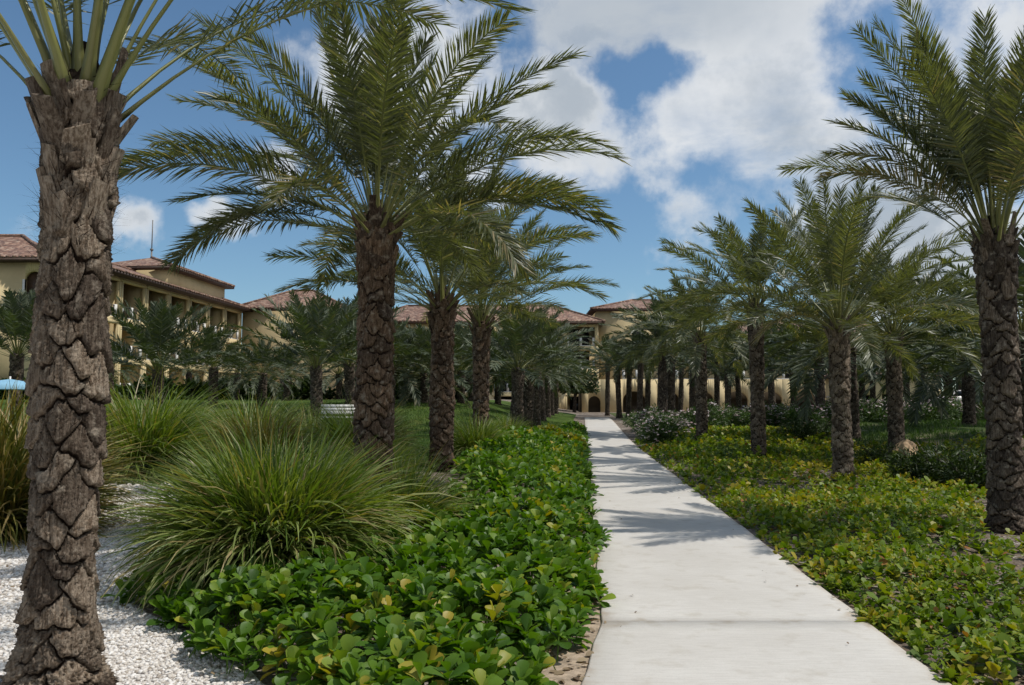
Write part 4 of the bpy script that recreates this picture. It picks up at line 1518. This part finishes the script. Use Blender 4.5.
def creeper_bed():
    rng = np.random.default_rng(300)
    Vs, Qs, Ts = [], [], []
    off = 0
    for (y0, y1, wid, dens, ls, nl) in ((2.4, 8.0, 5.5, 150, 0.085, 8), (8.0, 14.0, 8.5, 95, 0.095, 7), (14, 24, 13.0, 30, 0.125, 7), (24, 34, 8.0, 18, 0.16, 7)):
        n = int((y1 - y0) * wid * dens)
        y = rng.uniform(y0, y1, n)
        xr = path_r(y)
        s = rng.uniform(-0.04, wid, n)
        x = xr + s
        pn = vnoise(x, y, 1.6, 21) + 0.7 * vnoise(x, y, 4.5, 22) + 0.5 * vnoise(x, y, 11.0, 23)
        bare = sstep(0.7, 3.6, s) * (1 - sstep(13, 20, y)) * 0.62
        ok = (pn > -1.25 + 1.5 * bare) & (s > 0.02 + 0.05 * np.sin(5 * y))
        if y0 > 20:
            ok &= s < 6
        x, y, s, pn = x[ok], y[ok], s[ok], pn[ok]
        h = (0.05 + 0.10 * sstep(0.0, 0.5, s) + 0.045 * pn) * rng.uniform(0.4, 1.2, len(x))
        z = G(x, y) + np.maximum(h, 0.035)
        P, az, el, roll, sc, tone = rosettes(rng, x, y, z, nl, np.full(len(x), ls), ROUND, (-8, 60))
        sc = sc * np.repeat(rng.choice([0.6, 0.85, 1.1, 1.45], len(x), p=[0.3, 0.35, 0.25, 0.1]), nl)
        yl = 0.14 * sstep(0.8, 4.5, s) + 0.14 * vnoise(x, y, 0.9, 31) + 0.12 * vnoise(x, y, 5.0, 32) - 0.01
        tone = np.clip(tone + np.repeat(yl, nl), 0, 0.90)
        yel = rng.uniform(0, 1, len(tone)) < 0.022
        tone = np.where(yel, rng.uniform(0.93, 0.99, len(tone)), tone)
        V, Q = place_leaves(ROUND[0], ROUND[1], P, az, el, roll, sc)
        Vs.append(V)
        Qs.append(Q + off)
        Ts.append(np.repeat(tone, 6))
        off += len(V)
    obj('creeper_ground_cover', mesh_np('creeper_ground_cover', np.concatenate(Vs), np.concatenate(Qs), M['creeper'], attrs={'rnd': np.concatenate(Ts)}),
        label='low yellow green creeping ground cover with bare patches right of the path', cat='ground cover', kind='stuff')


creeper_bed()


def pebbles():
    rng = np.random.default_rng(400)
    ph = (1 + 5 ** 0.5) / 2
    ov = np.array([(-1, ph, 0), (1, ph, 0), (-1, -ph, 0), (1, -ph, 0), (0, -1, ph), (0, 1, ph), (0, -1, -ph), (0, 1, -ph), (ph, 0, -1), (ph, 0, 1), (-ph, 0, -1), (-ph, 0, 1)])
    ov /= np.linalg.norm(ov[0])
    of = np.array([(0, 11, 5), (0, 5, 1), (0, 1, 7), (0, 7, 10), (0, 10, 11), (1, 5, 9), (5, 11, 4), (11, 10, 2), (10, 7, 6), (7, 1, 8), (3, 9, 4), (3, 4, 2), (3, 2, 6), (3, 6, 8), (3, 8, 9), (4, 9, 5), (2, 4, 11), (6, 2, 10), (8, 6, 7), (9, 8, 1)])
    Vs, Fs, Ts = [], [], []
    off = 0
    for (y0, y1, x0, dens, r) in ((3.4, 6.5, -5.2, 2300, 0.0122), (6.5, 10.5, -7.5, 900, 0.017), (10.5, 15.4, -8.5, 300, 0.025)):
        w = 5.0
        n = int((y1 - y0) * (abs(x0) - 1.0) * dens)
        y = rng.uniform(y0, y1, n)
        x = rng.uniform(x0, -1.0, n)
        ok = x < interp(y, GRAVEL_R) - 0.02 + 0.05 * np.sin(6 * y)
        x, y = x[ok], y[ok]
        n = len(x)
        s = r * rng.uniform(0.55, 1.35, (n, 1)) * np.stack([rng.uniform(0.8, 1.35, n), rng.uniform(0.8, 1.35, n), rng.uniform(0.5, 0.9, n)], -1)
        a = rng.uniform(0, 6.28, n)
        base = ov[None] * (1 + 0.12 * rng.normal(0, 1, (n, 12, 1))) * s[:, None]
        X = base[..., 0] * np.cos(a)[:, None] - base[..., 1] * np.sin(a)[:, None]
        Yv = base[..., 0] * np.sin(a)[:, None] + base[..., 1] * np.cos(a)[:, None]
        Z = base[..., 2] + (G(x, y) + 0.008 + s[:, 2] * rng.uniform(0.1, 0.7, n))[:, None]
        V = np.stack([X + x[:, None], Yv + y[:, None], Z], -1).reshape(-1, 3)
        Vs.append(V)
        Fs.append((np.arange(n)[:, None, None] * 12 + of[None]).reshape(-1, 3) + off)
        Ts.append(np.repeat(rng.uniform(0, 1, n), 12))
        off += len(V)
    m, t, b, o = new_mat('white_pebble')
    a = t.new('ShaderNodeAttribute', attribute_name='rnd').outputs['Fac']
    t.set(b.inputs['Base Color'], t.ramp(a, [(0.0, (0.34, 0.29, 0.24)), (0.15, (0.54, 0.49, 0.43)), (0.6, (0.68, 0.64, 0.59)), (1.0, (0.80, 0.77, 0.73))]))
    b.inputs['Roughness'].default_value = 0.7
    obj('white_pebbles', mesh_np('white_pebbles', np.concatenate(Vs), np.concatenate(Fs), m, attrs={'rnd': np.concatenate(Ts)}),
        label='loose white pebbles covering the gravel bed at left', cat='gravel', kind='stuff')


pebbles()


def litter():
    rng = np.random.default_rng(420)
    y = 3 + 19 * rng.uniform(0, 1, 9000) ** 1.3
    x = path_r(y) + rng.uniform(0.05, 9, 9000) * (0.35 + y / 22)
    y2 = rng.uniform(2.5, 9, 500)
    x2 = path_l(y2) - rng.uniform(0.02, 0.4, 500)
    y3 = rng.uniform(4.2, 22, 110)
    q = rng.uniform(0, 1, 110)
    x3 = np.where(q < 0.5, path_l(y3) + 0.03 + 0.5 * rng.uniform(0, 1, 110) ** 3, path_r(y3) - 0.03 - 0.5 * rng.uniform(0, 1, 110) ** 3)
    y4 = rng.uniform(4, 12, 260)
    x4 = interp(y4, GRAVEL_R) - rng.uniform(0, 2.5, 260) ** 1.0
    X, Y = np.r_[x, x2, x3, x4], np.r_[y, y2, y3, y4]
    dz = np.r_[np.full(9000, 0.012), np.full(500, 0.022), np.full(110, 0.046), np.full(260, 0.035)]
    n = len(X)
    P = np.stack([X, Y, G(X, Y) + dz], -1)
    V, Q = place_leaves(ROUND[0], ROUND[1], P, rng.uniform(0, 6.28, n), rng.normal(0.08, 0.2, n), rng.normal(0, 0.3, n), np.r_[np.full(9500, 0.065), np.full(110, 0.03), np.full(260, 0.045)] * rng.uniform(0.4, 1.2, n))
    obj('leaf_litter', mesh_np('leaf_litter', V, Q, M['dry'], attrs={'rnd': np.repeat(rng.uniform(0, 1, n), 6)}),
        label='dry brown leaf litter scattered over soil and path edges', cat='leaf litter', kind='stuff')


litter()


def blades_field(name, rng, x, y, h, w, mat, label):
    n = len(x)
    az = rng.uniform(0, 6.28, n)
    le = rng.uniform(0.1, 0.7, n)
    hh = h * rng.uniform(0.5, 1.3, n)
    b0 = np.stack([x, y, G(x, y)], -1)
    d = np.stack([np.cos(az) * le * hh, np.sin(az) * le * hh, hh], -1)
    sd_ = np.stack([-np.sin(az + 0.8), np.cos(az + 0.8), 0 * az], -1) * w
    V = np.stack([b0 - sd_, b0 + sd_, b0 + d], 1).reshape(-1, 3)
    T = np.repeat(np.clip(rng.normal(0.5, 0.2, n), 0, 1), 3)
    obj(name, mesh_np(name, V, np.arange(3 * n).reshape(-1, 3), M[mat], attrs={'rnd': T}), label=label, cat='grass', kind='stuff')


rg = np.random.default_rng(410)
y = 13.6 + 34 * rg.uniform(0, 1, 60000) ** 1.4
x = rg.uniform(-14, 4, 60000)
ok = x < np.minimum(path_l(y) - 1.0, interp(y, BED_L) + 0.2)
blades_field('lawn_grass', rg, x[ok], y[ok], 0.14, 0.014, 'lawn_blade', 'bright green lawn grass behind the left hand palms')
y = 19 + 26 * rg.uniform(0, 1, 60000) ** 1.3
x = path_r(y) + rg.uniform(0.8, 26, 60000)
ok = vnoise(x, y, 0.9, 77) > -0.5
blades_field('rough_grass', rg, x[ok], y[ok], 0.15, 0.016, 'lawn_blade', 'patchy rough grass between the right hand palms')


# --- shrubs
def leafcloud(rng, n, rx, ry, rz, ls, tmpl, lumps=9):
    c = rng.normal(0, 1, (lumps, 3))
    c /= np.linalg.norm(c, axis=1)[:, None]
    c *= rng.uniform(0.35, 0.72, (lumps, 1))
    c[:, 2] = np.abs(c[:, 2]) * 0.9
    k = rng.integers(0, lumps, n)
    d = rng.normal(0, 1, (n, 3))
    d /= np.linalg.norm(d, axis=1)[:, None]
    lr = rng.uniform(0.3, 0.46, lumps)[k]
    p = c[k] + d * (lr * rng.uniform(0.35, 1.05, n) ** 0.6)[:, None]
    P = p * np.array([rx, ry, rz])
    P[:, 2] = np.abs(P[:, 2]) + 0.04 * rz
    az = np.arctan2(d[:, 1], d[:, 0]) + rng.normal(0, 0.7, n)
    el = np.arcsin(np.clip(d[:, 2], -1, 1)) * 0.5 + rng.normal(0.25, 0.45, n)
    sc = ls * rng.uniform(0.65, 1.25, n)
    V, Q = place_leaves(tmpl[0], tmpl[1], P, az, el, rng.normal(0, 0.6, n), sc)
    tone = np.clip(rng.normal(0.5, 0.2, n) + 0.15 * (rng.uniform(0, 1, lumps)[k] - 0.5), 0, 1)
    return V, Q, np.repeat(tone, len(tmpl[0])), P, d


def stems_mesh(rng, n, rx, ry, rz, mat):
    mb = MB()
    for k in range(n):
        a = rng.uniform(0, 6.28)
        e = np.array([cos(a) * rx * 0.55, sin(a) * ry * 0.55, rz * rng.uniform(0.6, 0.9)])
        mb.tube([(0.08 * cos(a), 0.08 * sin(a), -0.05), e * 0.5 + np.array([0, 0, rz * 0.1]), e], [0.022, 0.015, 0.006], 5)
    return mb.mesh('stems', mat)


def make_shrub_meshes(seed, n, rx, ry, rz, ls, tmpl, mat, flowers=0):
    rng = np.random.default_rng(seed)
    V, Q, T, P, d = leafcloud(rng, n, rx, ry, rz, ls, tmpl)
    fol = (V, Q, T)
    st = stems_mesh(rng, 9, rx, ry, rz, M['trunk_far'])
    fm = None
    if flowers:
        out = np.where((d[:, 2] > -0.15) & (np.linalg.norm(P / np.array([rx, ry, rz]), axis=1) > 0.72))[0]
        pick = rng.choice(out, min(flowers, len(out)), replace=False)
        FP = P[pick] + d[pick] * 0.05
        PV, PQ, PT = [], [], []
        o_ = 0
        for p in range(5):
            az = np.full(len(FP), p * 2 * pi / 5) + rng.uniform(0, 6.28, len(FP)) * 0 + rng.normal(0, 0.3, len(FP))
            V, Q = place_leaves(ROUND[0], ROUND[1], FP, az, rng.normal(0.5, 0.3, len(FP)), rng.normal(0, 0.3, len(FP)), np.full(len(FP), 0.085) * rng.uniform(0.7, 1.3, len(FP)))
            PV.append(V)
            PQ.append(Q + o_)
            o_ += len(V)
            PT.append(np.repeat(rng.uniform(0, 1, len(FP)), 6))
        PV, PQ, PT = np.concatenate(PV), np.concatenate(PQ), np.concatenate(PT)
        V, Q, T = fol
        me = mesh_np('foliage', np.concatenate([V, PV]), [Q, PQ + len(V)], [M[mat], M['flower']],
                     mat_idx=np.r_[np.zeros(len(Q)), np.ones(len(PQ))], attrs={'rnd': np.concatenate([T, PT])})
    else:
        me = mesh_np('foliage', *fol[:2], M[mat], attrs={'rnd': fol[2]})
    return me, st, fm


def place_shrub(ms, name, x, y, label, cat, sc=(1, 1, 1), rz=0.0, group=None, dz=0.0):
    me, st, fm = ms
    root = empty(name, (x, y, float(G(x, y)) + dz), rz, label, cat, group)
    for nm, mm in (('foliage', me), ('stems', st), ('flowers', fm)):
        if mm:
            o_ = obj(nm, mm, root)
            o_.scale = sc


OLE = [make_shrub_meshes(700 + s, 3600, 1.35, 1.25, 1.45, 0.17, LANCE, 'oleander', flowers=(120, 95, 50)[s]) for s in range(3)]
GO = 'oleander bushes right of the path'
place_shrub(OLE[0], 'oleander_bush', 5.85, 30.5, 'nearest oleander bush with pale flowers overhanging the right edge of the path', 'shrub', (0.95, 1.0, 0.92), 0.2, GO)
place_shrub(OLE[1], 'oleander_bush', 6.3, 33.6, 'oleander bush right behind the nearest one along the path', 'shrub', (1.0, 1, 0.95), 1.2, GO)
place_shrub(OLE[0], 'oleander_bush', 6.9, 37.2, 'third oleander bush along the path, beneath the twin palms', 'shrub', (1.0, 1, 0.9), 2.2, GO)
place_shrub(OLE[2], 'oleander_bush', 7.1, 42.5, 'farthest oleander bush on the path edge', 'shrub', (1.0, 1, 0.9), 3.2, GO)
place_shrub(OLE[1], 'oleander_bush', 8.3, 34.5, 'oleander bush with pink blossoms between hedge and slim trunk', 'shrub', (1.0, 1, 1.0), 4.0, GO)
hl = 'flowering oleander in the hedge row in front of the arcade'
for k in range(13):
    px = 735 + k * 22
    Y = 36.5 + (k % 3) * 1.2
    x = (px - 512) / F * Y
    place_shrub(OLE[(k + 2) % 3], 'oleander_bush', x, Y, hl, 'shrub', (1.05, 1.0, 0.82 + 0.1 * (k % 2)), k * 1.7, 'oleanders of the long hedge row')
DK = [make_shrub_meshes(730 + s, 2600, 1.0, 0.95, 0.85, 0.13, LANCE, 'shrub') for s in range(2)]
GD = 'dark green shrubs on the right lawn'
for (px, Y, k, sc, lb) in [(876, 19.6, 0, 0.75, 'dark mounded shrub left of the tan boulder'), (815, 26, 1, 1.0, 'dark shrub between grey scaly trunk and tall dark trunk'),
                           (792, 27.5, 0, 0.8, 'low dark shrub beside the tall dark trunk'), (935, 16.5, 1, 1.15, 'loose shrub in front of the boulder, left of the right edge palm'),
                           (966, 15.5, 0, 1.1, 'dense shrub touching the right edge palm trunk'), (1018, 18.0, 1, 0.9, 'shrub behind the right edge palm trunk')]:
    place_shrub(DK[k], 'garden_shrub', (px - 512) / F * Y, Y, lb, 'shrub', (sc, sc, sc), px * 0.1, GD)
CRO = make_shrub_meshes(750, 1500, 0.9, 0.85, 0.75, 0.16, ROUND, 'croton')
place_shrub(CRO, 'yellow_shrub', path_l(26.5) - 0.85, 26.5, 'yellow leaved shrub at the far end of the glossy bed by the path', 'shrub', (1.0, 1, 0.9))
place_shrub(CRO, 'yellow_shrub', path_l(29.5) - 1.5, 29.5, 'golden green shrub left behind the yellow one', 'shrub', (1.1, 1.1, 1.0), 2.0)
hl2 = 'dark clipped shrub along the foot of the left hotel wing'
HG = make_shrub_meshes(760, 2200, 1.6, 1.3, 1.5, 0.24, ROUND, 'shrub')
for k in range(11):
    px = 20 + k * 42
    Y = 56 + (k % 3) * 1.5
    place_shrub(HG, 'hedge_shrub', (px - 512) / F * Y, Y, hl2, 'shrub', (1.5, 1.2, 1.25 + 0.15 * (k % 2)), k * 1.1, 'hedge shrubs before the left wing')


def broad_tree(px, Y, h, label):
    x = (px - 512) / F * Y
    rng = np.random.default_rng(int(px))
    root = empty('broadleaf_tree', (x, Y, float(G(x, Y))), 0, label, 'tree', 'small broadleaf trees before the hotel')
    mb = MB()
    mb.tube([(0, 0, -0.1), (0.1, 0, h * 0.3), (0.05, 0.1, h * 0.6)], [0.2, 0.15, 0.09], 8)
    for k in range(6):
        a = k * 1.05
        mb.tube([(0.1, 0, h * 0.3 + 0.1 * k), (cos(a) * h * 0.2, sin(a) * h * 0.2, h * 0.55), (cos(a) * h * 0.33, sin(a) * h * 0.33, h * 0.75)], [0.09, 0.06, 0.03], 6)
    obj('trunk', mb.mesh('trunk', M['trunk_far'], True), root)
    V, Q, T, P, d = leafcloud(rng, 4200, h * 0.52, h * 0.5, h * 0.6, 0.3, ROUND, 14)
    obj('crown', mesh_np('crown', V, Q, M['shrub'], attrs={'rnd': T}), root, (0, 0, h * 0.36))


broad_tree(574, 84, 5.5, 'small dark broadleaf tree beside the arched hotel door')
broad_tree(556, 88, 6.0, 'dark broadleaf tree left of the one by the arched door')

# ------------------------------------------------------------------ small things
# boulder
rng = np.random.default_rng(800)
th, ph_ = np.meshgrid(np.linspace(0, 2 * pi, 40, endpoint=False), np.linspace(0.01, pi - 0.01, 22))
dd = np.stack([np.sin(ph_) * np.cos(th), np.sin(ph_) * np.sin(th), np.cos(ph_)], -1)
rr = 1 + 0.16 * np.sin(3 * dd[..., 0] + 2 * dd[..., 1]) + 0.10 * np.sin(5 * dd[..., 1] - 4 * dd[..., 2]) + 0.05 * np.sin(11 * dd[..., 0] + 7 * dd[..., 2])
rr = np.minimum(rr, 1.02)
for _ in range(9):      # worn flat faces
    nn_ = rng.normal(0, 1, 3)
    nn_ /= np.linalg.norm(nn_)
    pr_ = dd @ nn_
    rr = np.where(pr_ > 0.2, np.minimum(rr, rng.uniform(0.74, 0.9) / np.maximum(pr_, 0.2)), rr)
rr = rr + 0.03 * np.sin(17 * dd[..., 0] + 9 * dd[..., 2]) * np.sin(13 * dd[..., 1])
v = (dd * rr[..., None] * np.array([0.33, 0.32, 0.44])).reshape(-1, 3)
i = np.arange(21)[:, None] * 40
a = np.arange(40)[None]
b_ = (a + 1) % 40
f = np.stack([i + a, i + a + 40, i + b_ + 40, i + b_], -1).reshape(-1, 4)
bp_ = at(906, 446, 20.3)
obj('boulder', mesh_np('boulder', v, f, M['rock'], smooth=True), None, (bp_[0], 20.3, float(G(bp_[0], 20.3)) + 0.14), rz=0.6,
    label='rounded tan boulder resting at the foot of a palm', cat='rock')

# blue parasol at the left edge
pp = at(10, 383, 24)
root = empty('parasol', (pp[0], 24, float(G(pp[0], 24))), 0, 'light blue canvas parasol behind the yellow grass at the left edge', 'parasol')
hz = pp[2] - float(G(pp[0], 24))
n = 8
an = np.arange(n) * 2 * pi / n
V = [(0, 0, hz + 0.12)]
for rr_, zz in ((0.5, hz + 0.04), (0.95, hz - 0.09)):
    V += [(rr_ * cos(q), rr_ * sin(q), zz) for q in an]
V += [(0.97 * cos(q), 0.97 * sin(q), hz - 0.2) for q in an]
fs3 = [(0, 1 + k, 1 + (k + 1) % n) for k in range(n)]
fs4 = [(1 + r * n + k, 1 + (r + 1) * n + k, 1 + (r + 1) * n + (k + 1) % n, 1 + r * n + (k + 1) % n) for r in range(2) for k in range(n)]
obj('canopy', mesh_np('canopy', V, [np.array(fs3), np.array(fs4)], M['canvas']), root)
mb = MB()
mb.tube([(0, 0, 0), (0, 0, hz + 0.2)], 0.025, 8)
obj('pole', mb.mesh('pole', M['white']), root)
mb = MB()
mb.tube([(0, 0, 0), (0, 0, 0.08)], 0.25, 16)
obj('base_plate', mb.mesh('base_plate', M['iron']), root)

# white garden bench seen past the reddish trunk
pb = at(337, 412, 26)
root = empty('garden_bench', (pb[0], 26, float(G(pb[0], 26))), 0.1, 'pale slatted bench on the lawn left of the reddish trunk', 'bench')
zb = max(0.42, pb[2] - float(G(pb[0], 26)) - 0.15)
mb = MB()
for k in range(4):
    mb.box((-0.55, -0.25 + k * 0.13, zb - 0.04), (0.55, -0.14 + k * 0.13, zb))
obj('seat', mb.mesh('seat', M['white']), root)
mb = MB()
for k in range(3):
    mb.box((-0.55, 0.27, zb + 0.08 + k * 0.11), (0.55, 0.30, zb + 0.17 + k * 0.11))
obj('backrest', mb.mesh('backrest', M['white']), root)
for sx in (-0.5, 0.5):
    for sy in (-0.2, 0.22):
        mb = MB()
        mb.box((sx - 0.03, sy - 0.03, -0.05), (sx + 0.03, sy + 0.03, zb - 0.042))
        obj('leg', mb.mesh('leg', M['white']), root)

# parked car in the distance on the right
def car(px, Y, label, mat):
    x = (px - 512) / F * Y
    z0 = float(G(x, Y))
    root = empty('parked_car', (x, Y, z0 + 0.45), 0.05, label, 'car')
    prof = [(-2.1, 0.35), (-2.15, 0.7), (-1.9, 0.86), (-1.2, 0.93), (-0.55, 1.42), (0.75, 1.45), (1.5, 1.0), (2.05, 0.9), (2.15, 0.6), (2.1, 0.35)]
    mb = MB()
    mb.prism_xz(prof, -0.85, 0.85)
    obj('body', mb.mesh('body', mat), root)
    mb = MB()
    mb.prism_xz([(-1.05, 0.95), (-0.5, 1.36), (0.68, 1.38), (1.3, 1.0)], -0.865, -0.852)
    obj('window', mb.mesh('window', M['glass']), root)
    for wx in (-1.35, 1.35):
        for wy in (-0.78, 0.78):
            mb = MB()
            mb.tube([(wx, wy - 0.1, 0.33), (wx, wy + 0.1, 0.33)], 0.33, 18)
            obj('wheel', mb.mesh('wheel', M['tyre']), root)
    mb = MB()
    mb.box((2.09, -0.8, 0.62), (2.17, -0.5, 0.78))
    obj('tail_light', mb.mesh('tail_light', M['red_lamp']), root)


car(957, 62, 'silver car parked beyond the hedge gap on the right', M['car_white'])
